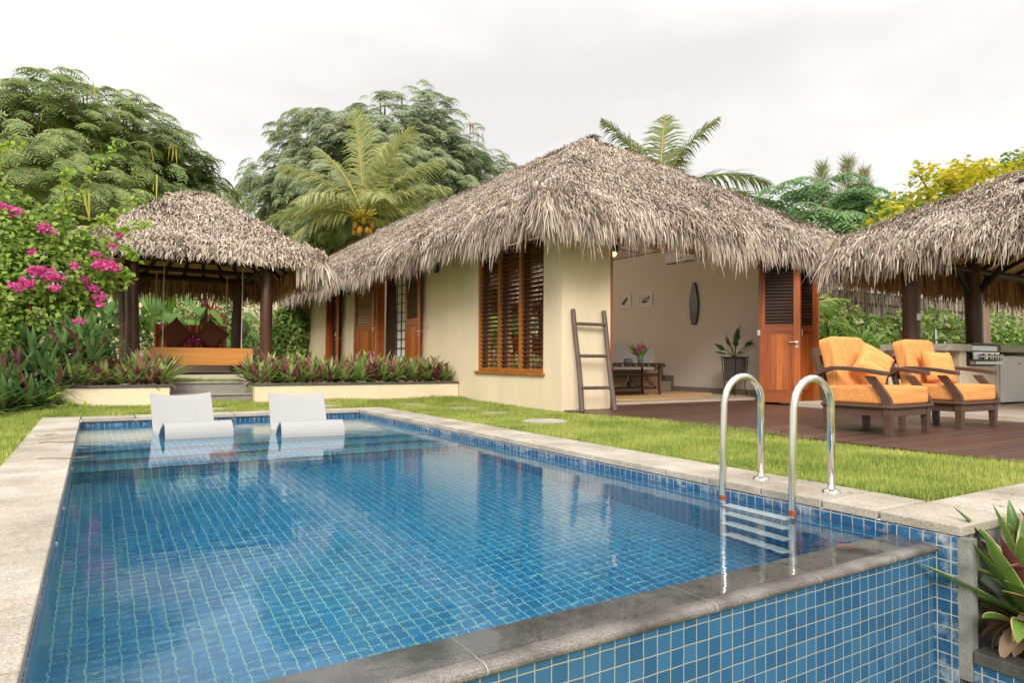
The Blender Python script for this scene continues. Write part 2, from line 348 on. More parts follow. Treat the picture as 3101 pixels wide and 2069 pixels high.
SUN_EL, SUN_AZ = math.radians(33), math.radians(214)      # azimuth clockwise from +Y: behind the camera, a little left
sv = Vector((math.sin(SUN_AZ)*math.cos(SUN_EL), math.cos(SUN_AZ)*math.cos(SUN_EL), math.sin(SUN_EL)))
sl = bpy.data.lights.new('sun', 'SUN'); sl.energy = 1.5; sl.angle = math.radians(25); sl.color = (1, .95, .87)
so = bpy.data.objects.new('sun', sl); COL.objects.link(so); so.rotation_euler = (-sv).to_track_quat('-Z', 'Y').to_euler()
w = bpy.data.worlds.new('World'); scene.world = w; w.use_nodes = True
t = w.node_tree; t.nodes.clear()
sky = t.nodes.new('ShaderNodeTexSky'); sky.sky_type = 'NISHITA'; sky.sun_disc = False
sky.sun_elevation = SUN_EL; sky.sun_rotation = SUN_AZ; sky.dust_density = 4; sky.air_density = 1.5
tc = t.nodes.new('ShaderNodeTexCoord'); mp = t.nodes.new('ShaderNodeMapping'); mp.inputs['Scale'].default_value = (1, 1, 2.6)
mp.inputs['Location'].default_value = (.35, .2, 0)
t.links.new(tc.outputs['Generated'], mp.inputs[0])
n1 = noise(t, mp.outputs[0], 1.7, 6, .5)
cl = ramp(t, n1, [(.32, (4.25, 4.17, 4.10)), (.64, (5.75, 5.66, 5.58))])
hs = t.nodes.new('ShaderNodeHueSaturation'); hs.inputs['Saturation'].default_value = .35; hs.inputs['Value'].default_value = 1.0
t.links.new(sky.outputs[0], hs.inputs['Color'])
sz = t.nodes.new('ShaderNodeSeparateXYZ'); t.links.new(tc.outputs['Generated'], sz.inputs[0])
zen = mth(t, 'ADD', .92, mth(t, 'MULTIPLY', mth(t, 'MAXIMUM', mth(t, 'SUBTRACT', sz.outputs[2], .42), 0), 2.3))      # an overcast sky is brightest overhead
cs = t.nodes.new('ShaderNodeVectorMath'); cs.operation = 'SCALE'; t.links.new(cl, cs.inputs[0]); t.links.new(zen, cs.inputs['Scale'])
mx = mixc(t, .93, hs.outputs[0], cs.outputs[0])
bg = t.nodes.new('ShaderNodeBackground'); bg.inputs['Strength'].default_value = .10
t.links.new(mx, bg.inputs[0]); wo = t.nodes.new('ShaderNodeOutputWorld'); t.links.new(bg.outputs[0], wo.inputs[0])
scene.view_settings.view_transform = 'Standard'; scene.view_settings.look = 'None'
scene.view_settings.exposure = 1.17; scene.view_settings.gamma = 1
scene.cycles.use_denoising = True
scene.cycles.max_bounces = 10; scene.cycles.transmission_bounces = 8; scene.cycles.diffuse_bounces = 5
scene.cycles.sample_clamp_indirect = 8

# ------------------------------------------------------------------ ground
ZL, ZC, ZD, ZT = .075, .105, .12, .48            # lawn, coping top, deck top, upper terrace
def quad_sheet(name, rects, mat, kind='structure'):
    m = MB()
    for x0, x1, y0, y1, z in rects: m.add([(x0, y0, z), (x1, y0, z), (x1, y1, z), (x0, y1, z)], [(0, 1, 2, 3)])
    o = m.build(name, mat); tag(o, kind=kind); return o
g = MB()
def gq(x0, x1, y0, y1, z): g.add([(x0, y0, z), (x1, y0, z), (x1, y1, z), (x0, y1, z)], [(0, 1, 2, 3)])
gq(-600, -.5, 1.2, 10.6, ZL); gq(4.0, 600, 1.66, 10.6, ZL); gq(-600, 600, 10.6, 11.2, ZL)
g.add([(-600, 11.2, ZL), (600, 11.2, ZL), (600, 12.3, .15), (-600, 12.3, .15)], [(0, 1, 2, 3)])
gq(-600, 600, 12.3, 700, .15)
gq(-600, -.5, -600, 1.2, -1.35); gq(-.5, 600, -600, 1.70, -1.35)
g.add([(-600, 1.2, -1.35), (-.5, 1.2, -1.35), (-.5, 1.2, ZL), (-600, 1.2, ZL)], [(0, 1, 2, 3)])
tag(g.build('ground', MT['lawn_base']), kind='structure')

# upper garden terrace with the pavilion on it
te = MB(); te.box(-9, 1.04, 12.3, 24, .1, ZT-.03); te.box(1.04, 2.34, 13.12, 24, .1, ZT); te.box(2.34, 6.24, 12.3, 24, .1, ZT-.03)
tag(te.build('upper_terrace', MT['lawn_base']), kind='structure')

# ------------------------------------------------------------------ swimming pool
PX0, PX1, PY0, PY1 = -.145, 3.61, 1.97, 10.42
pool = thing('swimming_pool', 'blue tiled swimming pool with dark stone overflow edge and steps at its far end', 'swimming pool', (1.7, 6, 0))
b = MB(); zb = -1.15
V = [(PX0,PY0,zb),(PX1,PY0,zb),(PX1,PY1,zb),(PX0,PY1,zb),(PX0,PY0,.053),(PX1,PY0,-.012),(PX1,PY1,.053),(PX0,PY1,.053),(PX1,PY0,.053),(PX0,PY0,-.012)]
b.add(V, [(0,1,2,3),(0,3,7,4),(3,2,6,7),(2,1,8,6),(1,0,9,5)])
o = b.build('tiled_basin', MT['tile'], pool, world=True)
b = MB()
for y0, z in ((7.72, -.19), (7.28, -.40), (6.84, -.62)): b.box(PX0+.002, PX1-.002, y0, PY1-.002 if z > -.2 else y0+.46, -1.145, z)
b = MB()
for i, (y0, y1, z) in enumerate(((7.72, 10.418, -.19), (7.28, 7.72, -.40), (6.84, 7.28, -.62))):
    s = MB(); s.box(PX0+.003, PX1-.003, y0, y1-.003, -1.148, z)
    s.build('pool_step', MT['tile'], pool, world=True)
    e = MB(); e.box(PX0+.004, PX1-.004, y0-.008, y0+.03, z-.035, z+.004); e.build('step_nosing', MT['black'], pool, world=True)
# outside of the overflow wall and the stained pier at its right end
b = MB(); b.box(PX0-.5, 3.575, 1.766, 1.965, -1.6, -.040); b.build('overflow_wall', MT['tile_out'], pool, world=True)
b = MB(); b.box(3.578, 3.70, 1.657, 1.98, -1.6, .053); b.build('tiled_pier', MT['tile_pier'], pool, world=True)
# dark weir stones with a rounded outer edge
prof = [(1.985, -.006), (1.985, -.038), (1.762, -.038), (1.750, -.035), (1.743, -.027), (1.742, -.018), (1.747, -.009), (1.758, -.003), (1.775, -.001), (1.81, -.004)]
xe = [-.6, .30, 1.005, 1.99, 2.62, 3.19, 3.6]
for a0, a1 in zip(xe, xe[1:]):
    b = MB(); b.prism(prof, 'x', a0+.0015, a1-.0015); b.build('weir_stone', MT['granite_dark'], pool, world=True, bevel=.001, seg=1)
b = MB()
for a in xe[1:-1]: b.prism([(p, q*.97-.0012) for p, q in prof], 'x', a-.0015, a+.0015)
b.build('weir_joint', simple('joint_grout', (.5, .46, .38), rough=.9), pool, world=True)
# return fittings on the left wall
for y in (2.15, 3.95, 4.85, 6.55):
    b = MB(); b.lathe([(.0, .012), (.022, .012), (.038, .006), (.04, 0)], n=18)
    o = b.build('return_fitting', MT['tread'], pool, smooth=False); o.rotation_euler = (0, PI/2, 0); o.location = Vector((PX0+.001, y, -.035)) - pool.location
# waterline band proud of the basin walls
b = MB(); b.box(PX0-.002, PX0+.004, 1.99, PY1, -.07, .052); b.box(PX0+.004, PX1-.004, PY1-.005, PY1+.002, -.07, .052); b.box(PX1-.004, PX1+.002, 1.99, PY1, -.07, .052)
b.build('waterline_band', MT['tile_band'], pool, world=True)

# water
m, t, N, Lk = nt('pool_water')
v = coords(t, (1, 1, 1)); a = noise(t, coords(t, (1.1, 1.9, 1)), 3.2, 3, .5); b_ = noise(t, coords(t, (1, 2.2, 1)), 13, 3, .55)
msk = ramp(t, noise(t, v, .7, 2), [(.38, (.25,)*3), (.62, (1,)*3)])
h = mth(t, 'ADD', mth(t, 'MULTIPLY', a, 1.0), mth(t, 'MULTIPLY', mth(t, 'MULTIPLY', b_, .42), msk))
p = N.new('ShaderNodeBsdfPrincipled'); p.inputs['Transmission Weight'].default_value = 1; p.inputs['IOR'].default_value = 1.40
p.inputs['Roughness'].default_value = .0; p.inputs['Base Color'].default_value = (.86, .97, 1, 1)
bp = N.new('ShaderNodeBump'); bp.inputs['Strength'].default_value = .085; bp.inputs['Distance'].default_value = .02
Lk.new(h, bp.inputs['Height']); Lk.new(bp.outputs[0], p.inputs['Normal'])
o_ = N.new('ShaderNodeOutputMaterial'); Lk.new(p.outputs[0], o_.inputs[0]); MT['water'] = m
quad_sheet('water', [(PX0-.01, PX1+.01, 1.81, PY1+.01, 0)], MT['water'])

# ------------------------------------------------------------------ coping and paving (slabs with open joints)
def slabs(name, rects, z0, z1, mat, j=.014):
    m = MB()
    for x0, x1, y0, y1 in rects: m.box(x0+j/2, x1-j/2, y0+j/2, y1-j/2, z0, z1)
    o = m.build(name, mat, bevel=.006); tag(o, kind='structure'); return o
R = []
ys = [10.37]
y = 10.37
while y > .6: R.append((-.575, -.137, y-.434, y)); y -= .434
R += [(-.575, -.137, 10.37, 10.76)]
x = -.137
while x < 3.5: R.append((x, min(x+.62, 3.59), 10.37, 10.76)); x += .6217
y = 10.37
R += [(3.59, 4.11, 10.37, 10.76)]
while y > 2.2: R.append((3.59, 4.11, max(y-.42, 2.06), y)); y -= .42
R += [(3.59, 4.11, 1.64, 2.055)]
x = 4.11
while x < 8: R.append((x, x+.62, 1.64, 2.055)); x += .62
slabs('pool_coping', R, .055, ZC, MT['granite'])
# retaining wall and kerb of the planter below the walkway, nearest the camera
b = MB(); b.box(3.70, 9, 1.66, 1.98, -1.4, .054); b.box(3.582, 3.645, 1.60, 1.655, -.62, .053)
tag(b.build('retaining_wall', MT['concrete']), 'stained concrete retaining wall below the paved walkway beside the overflow edge', 'wall')
pl = thing('sunken_planter', 'sunken planter with dark stone rim and blue tiled side below the walkway', 'planter', (3.9, 1.0, -.5))
b = MB(); b.box(3.582, 3.70, -.6, 1.598, -.53, -.47); b.build('rim', MT['cap'], pl, world=True, bevel=.006)
b = MB(); b.box(3.59, 3.69, -.6, 1.598, -1.4, -.531); b.build('tiled_side', MT['tile_pier'], pl, world=True)
b = MB(); b.box(3.69, 5.2, -.6, 1.655, -1.4, -.55); b.build('soil', MT['soil'], pl, world=True)

# ------------------------------------------------------------------ timber deck, pergola floor, steps, planters
b = MB(); y = 1.2
while y < 8.85:
    x = 6.30; xs = [6.30]
    while x < 10.6: x = min(10.6, x + RNG.uniform(1.6, 3.4)); xs.append(x)
    for x0, x1 in zip(xs, xs[1:]): b.box(x0, x1-.003, y, y+.083, .06, ZD)
    y += .0935
tag(b.build('timber_deck', MT['deck'], bevel=.004), kind='structure')
b = MB(); b.box(10.602, 30, -1, 7.6, .05, .20); tag(b.build('pergola_floor', MT['pergola_floor'], bevel=.01), kind='structure')
b = MB(); b.box(1.045, 2.45, 12.34, 12.74, .08, .265); b.box(1.045, 2.335, 12.74, 13.10, .08, .455)
b.box(1.045, 2.455, 12.315, 12.75, .267, .297); b.box(1.045, 2.335, 12.715, 13.11, .457, .487)
tag(b.build('garden_steps', MT['granite_grey'], bevel=.008), kind='structure')
def planter(name, label, x0, x1):
    p = thing(name, label, 'planter', ((x0+x1)/2, 12.6, .1))
    b = MB(); b.box(x0, x1, 12.10, 13.1, .05, .43); b.build('wall', MT['wall'], p, world=True, bevel=.006)
    b = MB(); b.box(x0-.012, x1+(.012 if x1 < 5 else 0), 12.08, 12.24, .432, .472); b.box(x1-.14 if x1 < 5 else x0-.012, x1+.012 if x1 < 5 else x0+.14, 12.24, 13.1, .432, .472)
    b.build('cap', MT['cap'], p, world=True, bevel=.004)
    b = MB(); b.box(x0+.1, x1-.1, 12.24, 13.05, .3, .452); b.build('soil', MT['soil'], p, world=True)
    return p
planter('low_planter', 'low cream planter wall with dark cap on the left of the garden steps', -3.2, 1.035)
planter('low_planter', 'long low cream planter wall with dark cap between the garden steps and the house', 2.345, 6.235)
# stepping stones
def stone(cx, cy, r, lab, rx=1.0):
    b = MB(); n = 26; th = np.arange(n)*2*PI/n; rr = r*(1+.06*np.sin(3*th+cx)+.04*np.sin(5*th))
    b.prism([(cx+a*np.cos(q)*rx, cy+a*np.sin(q)) for a, q in zip(rr, th)], 'z', .05, .112)
    tag(b.build('stepping_stone', MT['granite'], bevel=.006), lab, 'stepping stone', 'stepping stones in the lawn')
stone(5.06, 7.33, .30, 'round stepping stone in the grass closest to the bamboo ladder')
stone(5.14, 8.72, .27, 'small half sunk stepping stone in the grass, second from the bamboo ladder')
stone(5.13, 9.82, .30, 'flat stepping stone in the grass, third from the bamboo ladder')
stone(4.75, 10.98, .26, 'stepping stone almost swallowed by grass beside the far corner of the pool')
stone(3.1, 11.42, .30, 'wide flat stepping stone in the grass behind the right pool lounger', 1.7)
stone(1.45, 11.45, .30, 'wide flat stepping stone in the grass in front of the garden steps', 1.7)

# ------------------------------------------------------------------ lawn blades
def lawn(regions, n_per):
    P = []
    for x0, x1, y0, y1, k in regions:
        n = int((x1-x0)*(y1-y0)*n_per*k)
        P.append(np.c_[RNG.uniform(x0, x1, n), RNG.uniform(y0, y1, n)])
    P = np.concatenate(P)
    stones = [(5.06,7.33,.28,1),(5.14,8.72,.21,1),(5.13,9.82,.27,1),(4.75,10.98,.18,1),(3.1,11.42,.25,1.7),(1.45,11.45,.25,1.7)]
    keep = np.ones(len(P), bool)
    for sx, sy, r, k in stones: keep &= ((P[:, 0]-sx)/k)**2+(P[:, 1]-sy)**2 > r*r
    P = P[keep]; n = len(P)
    z = np.where(P[:, 1] > 13, ZT, np.where(P[:, 1] > 11.2, ZL + (np.clip(P[:, 1], 11.2, 12.3)-11.2)/1.1*(.15-ZL), ZL)) - .004
    a = RNG.uniform(0, 2*PI, n); ln = RNG.uniform(.1, 1.5, n)
    D = unit(np.c_[np.cos(a)*ln, np.sin(a)*ln, np.ones(n)])
    L = RNG.uniform(.03, .085, n)*(1+.3*np.sin(P[:, 0]*3+1.3*P[:, 1])); b = a + PI/2 + RNG.normal(0, .4, n)
    S = np.c_[np.cos(b), np.sin(b), np.zeros(n)]; Wd = RNG.uniform(.003, .007, n)[:, None]
    B = np.c_[P, z]
    V = np.empty((n, 3, 3)); V[:, 0] = B - S*Wd; V[:, 1] = B + S*Wd; V[:, 2] = B + D*L[:, None]
    F = np.arange(n*3).reshape(-1, 3)
    tag(np_obj('lawn', V.reshape(-1, 3), F, MT['grass']), 'short mown green lawn around the pool', 'grass', kind='stuff')
lawn([(4.105, 6.33, 2.05, 5.5, 1.6), (4.105, 6.32, 5.5, 8.6, 1.1), (4.105, 6.25, 8.6, 12.11, .8), (-.60, 4.11, 10.75, 12.11, .8),
      (-2.6, -.57, 4.5, 12.11, .75), (1.04, 2.34, 13.1, 13.75, .8), (1.04, 2.34, 12.11, 12.33, .8), (6.3, 6.5, 1.4, 8.3, .35)], 9500)
# ------------------------------------------------------------------ thatched hip roofs
def hip_roof(parent, x0, x1, y0, y1, prof, mat, sides, dens, fringe, fr_n=150, wid=(.014, .034), ln=(.16, .34), curl=.05, name='thatch', zlow=2.6, under=True, jit=.42, capn=1.0, flat=1.0):
    pd = np.array([p[0] for p in prof]); pz = np.array([p[1] for p in prof]); D = min(x1-x0, y1-y0)/2
    zf = lambda d: np.interp(d, pd, pz)
    # solid bed under the straw
    b = MB(); ds = sorted(set([d for d in pd if d < D-.01] + list(np.linspace(.6, D-.02, 6)) + [D-.012])); V = []
    for d in ds: V += [(x0+d, y0+d, zf(d)-.03), (x1-d, y0+d, zf(d)-.03), (x1-d, y1-d, zf(d)-.03), (x0+d, y1-d, zf(d)-.03)]
    F = [(4*i+j, 4*i+(j+1) % 4, 4*i+4+(j+1) % 4, 4*i+4+j) for i in range(len(ds)-1) for j in range(4)]
    k = 4*(len(ds)-1); F.append((k, k+1, k+2, k+3)); b.add(V, F)
    b.build('thatch_bed', MT['thatch_base'], parent, world=True)
    if under:
        b = MB(); V = []
        us = [(.10, prof[0][1]+.08), (.45, zf(.45)-.36), (D-.03, zf(D)-.30)]
        for d, z in us: V += [(x0+d, y0+d, z), (x1-d, y0+d, z), (x1-d, y1-d, z), (x0+d, y1-d, z)]
        F = [(4*i+j, 4*i+(j+1) % 4, 4*i+4+(j+1) % 4, 4*i+4+j) for i in range(2) for j in range(4)] + [(8, 9, 10, 11)]
        b.add(V, F); b.build('ceiling_matting', MT['matting'], parent, world=True)
    C = {'S': ((x0, y0), (1, 0), (0, 1), x1-x0), 'N': ((x1, y1), (-1, 0), (0, -1), x1-x0),
         'W': ((x0, y1), (0, -1), (1, 0), y1-y0), 'E': ((x1, y0), (0, 1), (-1, 0), y1-y0)}
    VV, FF, n0 = [], [], 0
    def put(v, f):
        nonlocal n0
        VV.append(v); FF.append(f + n0); n0 += len(v)
    for s, mul in sides.items():
        (ex, ey), e, inn, Ln = C[s]; e = np.array([*e, 0.]); inn = np.array([*inn, 0.])
        area = (Ln - D)*D*1.22; n = int(area*dens*mul)
        d = RNG.uniform(0, D, n*2); keep = RNG.uniform(0, Ln, n*2) < (Ln-2*d); d = d[keep]; n = len(d)
        t_ = RNG.uniform(0, 1, n)
        base = np.array([ex, ey, 0.]) + e*(d + t_*(Ln-2*d))[:, None] + inn*d[:, None]; base[:, 2] = zf(d)
        eps = .03; sl = (zf(d+eps)-zf(np.maximum(d-eps, 0)))/(2*eps)
        T = unit(-inn - np.array([0, 0, 1.])*sl[:, None]); Nn = unit(np.cross(e, inn) + 0*T); Nn = unit(np.cross(np.broadcast_to(e, T.shape), -T))
        Nn = np.where(Nn[:, 2:3] < 0, -Nn, Nn)
        lat = RNG.normal(0, jit, n); tilt = RNG.uniform(-.03, .16*flat, n)
        T2 = unit(T + e*lat[:, None] + Nn*tilt[:, None])
        rn = unit(Nn + RNG.normal(0, .45, (n, 3)))
        und = .022*np.sin(base[:, 0]*2.3+base[:, 1]*1.7)+.02*np.sin(base[:, 0]*5.1-base[:, 1]*4.3)
        put(*blades(base + Nn*(RNG.uniform(-.02, .045, n)+und)[:, None], T2, rn, RNG.uniform(*wid, n), RNG.uniform(*ln, n), RNG.uniform(0, curl, n), RNG.uniform(-.01, .05, n), tip=.35))
        # hanging fringe in tiers
        for (dl, dh, l0, l1, out) in fringe:
            m_ = int(Ln*fr_n*min(mul, 1.2)); tt = RNG.uniform(-.02, Ln+.02, m_); dd = RNG.uniform(dl, dh, m_)
            B = np.array([ex, ey, 0.]) + e*tt[:, None] + inn*dd[:, None]
            B[:, 2] = zf(dd) + RNG.uniform(-.06, .06, m_)
            wob = 1 + .14*np.sin(tt*2.1) + .12*np.sin(tt*7.7+1) + .1*np.sin(tt*17)
            dirn = unit(-inn*RNG.uniform(out*.2, out*1.4, m_)[:, None] + e*RNG.normal(0, .16, m_)[:, None] + np.array([0, 0, -1.]))
            nrm = unit(-inn + RNG.normal(0, .5, (m_, 3)))
            put(*blades(B, dirn, nrm, RNG.uniform(wid[0]*1.0, wid[1]*1.25, m_), RNG.uniform(l0, l1, m_)*wob, RNG.uniform(-.03, .05, m_), RNG.uniform(0, .05, m_), tip=.2))
    # straw laid across hips and ridge
    cs = {(-1, -1): (x0, y0), (1, -1): (x1, y0), (-1, 1): (x0, y1), (1, 1): (x1, y1)}
    for (sx, sy), (cx_, cy_) in cs.items():
        need = {(-1, -1): 'WS', (1, -1): 'ES', (-1, 1): 'WN', (1, 1): 'EN'}[(sx, sy)]
        if not any(s in sides for s in need): continue
        n = int(D*1.5*330*capn); d = RNG.uniform(0, D, n); P = np.c_[cx_ - sx*d, cy_ - sy*d, zf(d)+.02]
        P[:, :2] += RNG.normal(0, .06, (n, 2)); sl = (zf(d+.03)-zf(np.maximum(d-.03, 0)))/.06
        mixr = RNG.uniform(0, 1, n)[:, None]
        T = unit(np.c_[sx*mixr[:, 0], sy*(1-mixr[:, 0]), -sl*.75] + RNG.normal(0, .16, (n, 3)))
        Nn = unit(np.c_[np.full(n, sx*.4), np.full(n, sy*.4), np.ones(n)] + RNG.normal(0, .4, (n, 3)))
        put(*blades(P, T, Nn, RNG.uniform(*wid, n), RNG.uniform(*ln, n)*1.1, RNG.uniform(0, curl, n), RNG.uniform(0, .06, n), tip=.35))
        # corner tuft
        n = int(420*capn); th = RNG.uniform(-.9, .9, n) + math.atan2(sy, sx); d = RNG.uniform(0, .45, n)
        P = np.c_[cx_ - sx*d, cy_ - sy*d, zf(d)]; P[:, :2] += RNG.normal(0, .05, (n, 2))
        T = unit(np.c_[np.cos(th)*.35, np.sin(th)*.35, -RNG.uniform(.35, 1.2, n)])
        Nn = unit(np.c_[np.cos(th), np.sin(th), np.full(n, .4)] + RNG.normal(0, .4, (n, 3)))
        put(*blades(P, T, Nn, RNG.uniform(wid[0], wid[1]*1.2, n), RNG.uniform(.25, .62, n), RNG.uniform(0, .06, n), RNG.uniform(0, .08, n), tip=.2))
    n = int((max(x1-x0, y1-y0)-2*D+.6)*420*capn); lo, hi = -(max(x1-x0, y1-y0)/2-D)-.25, (max(x1-x0, y1-y0)/2-D)+.25
    q = RNG.uniform(lo, hi, n); s_ = RNG.choice([-1, 1], n)
    along = np.array([0, 1., 0]) if y1-y0 > x1-x0 else np.array([1., 0, 0]); ac = np.array([1., 0, 0]) if y1-y0 > x1-x0 else np.array([0, 1., 0])
    P = np.array([(x0+x1)/2, (y0+y1)/2, zf(D)+.03]) + along*q[:, None] + ac*(RNG.normal(0, .05, n))[:, None]
    T = unit(ac*s_[:, None] + along*RNG.normal(0, .35, n)[:, None] + np.array([0, 0, -1.])*RNG.uniform(-.05, .7, n)[:, None])
    put(*blades(P, T, unit(np.array([0, 0, 1.])+RNG.normal(0, .3, (n, 3))), RNG.uniform(*wid, n), RNG.uniform(*ln, n)*1.2, RNG.uniform(0, .06, n), RNG.uniform(0, .05, n), tip=.35))
    return np_obj(name, np.concatenate(VV), np.concatenate(FF), mat, parent, world=True)

# ------------------------------------------------------------------ the house
HX, HY, HX1, HY1 = 6.25, 8.60, 12.05, 24.2
ZF = .20
house = thing('thatched_house', 'cream rendered house with one long grey thatched roof and folding wooden doors', 'house', (9.2, 15, 0))
roof = hip_roof(house, 5.33, 13.0, 7.78, 28.0, [(0, 3.0), (.05, 3.18), (.18, 3.36), (.45, 3.52), (.9, 3.83), (2.2, 4.74), (3.84, 5.78)], MT['thatch'],
    {'S': 1.2, 'W': .95, 'E': .15}, 1900, [(.0, .10, .34, .54, .16), (.0, .12, .24, .42, .28), (.05, .3, .22, .38, .5), (.12, .5, .18, .34, .75)], fr_n=190, under=False, wid=(.010, .024), ln=(.07, .16), flat=.35)
b = MB()                                                   # long wall with window and door openings, then the front wall
def wallA(y0, y1, z0, z1): b.box(HX, HX+.2, y0, y1, z0, z1)
TOP = 3.62
wallA(HY, 9.11, -.1, TOP); wallA(9.11, 11.35, -.1, .66); wallA(9.11, 11.35, 3.06, TOP); wallA(11.35, 14.82, -.1, TOP)
wallA(14.82, 16.8, -.1, .5); wallA(14.82, 16.8, 3.02, TOP); wallA(16.8, 20.2, -.1, TOP); wallA(20.2, 21.35, -.1, .5); wallA(20.2, 21.35, 2.95, TOP); wallA(21.35, HY1, -.1, TOP)
b.box(HX+.2, 7.24, HY, HY+.25, -.1, TOP); b.box(7.24, 11.5, HY, HY+.25, 2.95, TOP); b.box(11.5, HX1, HY, HY+.25, -.1, TOP)
b.box(HX1-.2, HX1, HY+.25, HY1, -.1, TOP); b.box(HX+.2, HX1-.2, HY1-.2, HY1, -.1, TOP)
b.build('outer_wall', MT['wall'], house, world=True)
b = MB(); b.box(HX1-.235, HX1-.202, HY+.252, HY1-.22, ZF, 3.6); b.box(HX+.203, HX1-.24, 17.0, 17.1, ZF, 3.6)
b.box(HX+.202, HX+.215, HY+.26, 9.05, ZF, 3.6); b.box(HX+.202, HX+.215, 11.42, 14.7, ZF, 3.6); b.build('inner_wall', MT['wall_in'], house, world=True)
b = MB(); b.box(HX+.2, HX1-.2, HY+.25, HY1-.2, 3.63, 3.70); b.build('ceiling', MT['wall_in'], house, world=True)
b = MB(); b.box(HX+.201, HX1-.201, HY+.12, HY1-.2, .02, ZF); b.build('floor', MT['floor_in'], house, world=True)
b = MB(); b.box(7.24, 11.5, HY-.05, HY+.118, .05, ZF-.035); b.build('threshold', MT['deck'], house, world=True, bevel=.005)
# steps and skirting at the back of the room
xs = HX1-.237
b = MB(); b.box(10.55, xs-.03, 11.74, 12.06, ZF, .43); b.box(10.3, xs-.03, 12.06, 12.4, ZF, .65); b.box(9.0, xs-.03, 12.4, 16.98, ZF, .70)
b.build('inside_stairs', MT['floor_in'], house, world=True, bevel=.006)
b = MB(); z0 = ZF
b.prism([(HY+.26, z0), (11.72, z0), (11.72, z0+.0), (12.05, .43), (12.05, .43), (12.4, .65), (14, .70), (14, .90), (12.06, .80), (12.06, .57), (11.70, .57), (11.70, .315), (HY+.26, .315)], 'x', xs-.022, xs)
b.build('skirting', MT['skirt'], house, world=True)
b = MB(); b.box(8.3, 10.86, 11.36, 11.5, ZF, 1.30); b.build('partition', MT['white_in'], house, world=True, bevel=.004)

def louvre_window():
    fr = MB(); x0, x1 = HX+.02, HX+.10
    fr.box(x0, x1, 9.112, 9.16, .70, 3.058); fr.box(x0, x1, 11.30, 11.348, .70, 3.058); fr.box(x0, x1, 9.16, 11.30, 3.0, 3.058); fr.box(x0, x1, 9.16, 11.30, .70, .76)
    for y in (9.845, 10.56): fr.box(x0-.004, x1, y, y+.06, .76, 3.0)
    f = fr.build('window_frame', MT['orange_wood'], house, world=True, bevel=.004)
    s = MB(); s.box(HX-.05, HX+.10, 9.06, 11.40, .652, .698); so_ = s.build('window_sill', MT['orange_wood'], f, bevel=.008)
    so_.data.transform(Matrix.Translation(-Vector(house.location)))
    dk = MB()
    for y in (9.16, 9.905, 10.62): dk.box(HX+.102, HX+.17, y, y+.05, .76, 3.0); dk.box(HX+.102, HX+.17, y+.62, y+.68, .76, 3.0)
    d = dk.build('inner_jamb', MT['dark_wood'], f); d.data.transform(Matrix.Translation(-Vector(house.location)))
    for y0, y1 in ((9.163, 9.842), (9.908, 10.557), (10.623, 11.297)):
        l = MB(); z = .80
        while z < 2.98:
            l.obox((HX+.066, (y0+y1)/2, z), (.010, y1-y0-.004, .048), Matrix.Rotation(-1.12, 3, 'Y')); z += .079
        lo = l.build('louvre', MT['slat_wood'], f); lo.data.transform(Matrix.Translation(-Vector(house.location)))
louvre_window()
m, t, N, Lk = nt('window_glass')
p = N.new('ShaderNodeBsdfGlossy'); p.inputs['Roughness'].default_value = .02; p.inputs[0].default_value = (1, 1, 1, 1); q = N.new('ShaderNodeBsdfTransparent'); q.inputs[0].default_value = (.75, .75, .74, 1)
fr_ = N.new('ShaderNodeFresnel'); fr_.inputs[0].default_value = 1.5; mxs = N.new('ShaderNodeMixShader'); Lk.new(fr_.outputs[0], mxs.inputs[0]); Lk.new(q.outputs[0], mxs.inputs[1]); Lk.new(p.outputs[0], mxs.inputs[2])
oo = N.new('ShaderNodeOutputMaterial'); Lk.new(mxs.outputs[0], oo.inputs[0]); MT['glass'] = m
b = MB(); b.add([(HX+.14, 9.16, .76), (HX+.14, 11.3, .76), (HX+.14, 11.3, 3.0), (HX+.14, 9.16, 3.0)], [(0, 1, 2, 3)]); b.build('window_pane', MT['glass'], house, world=True)

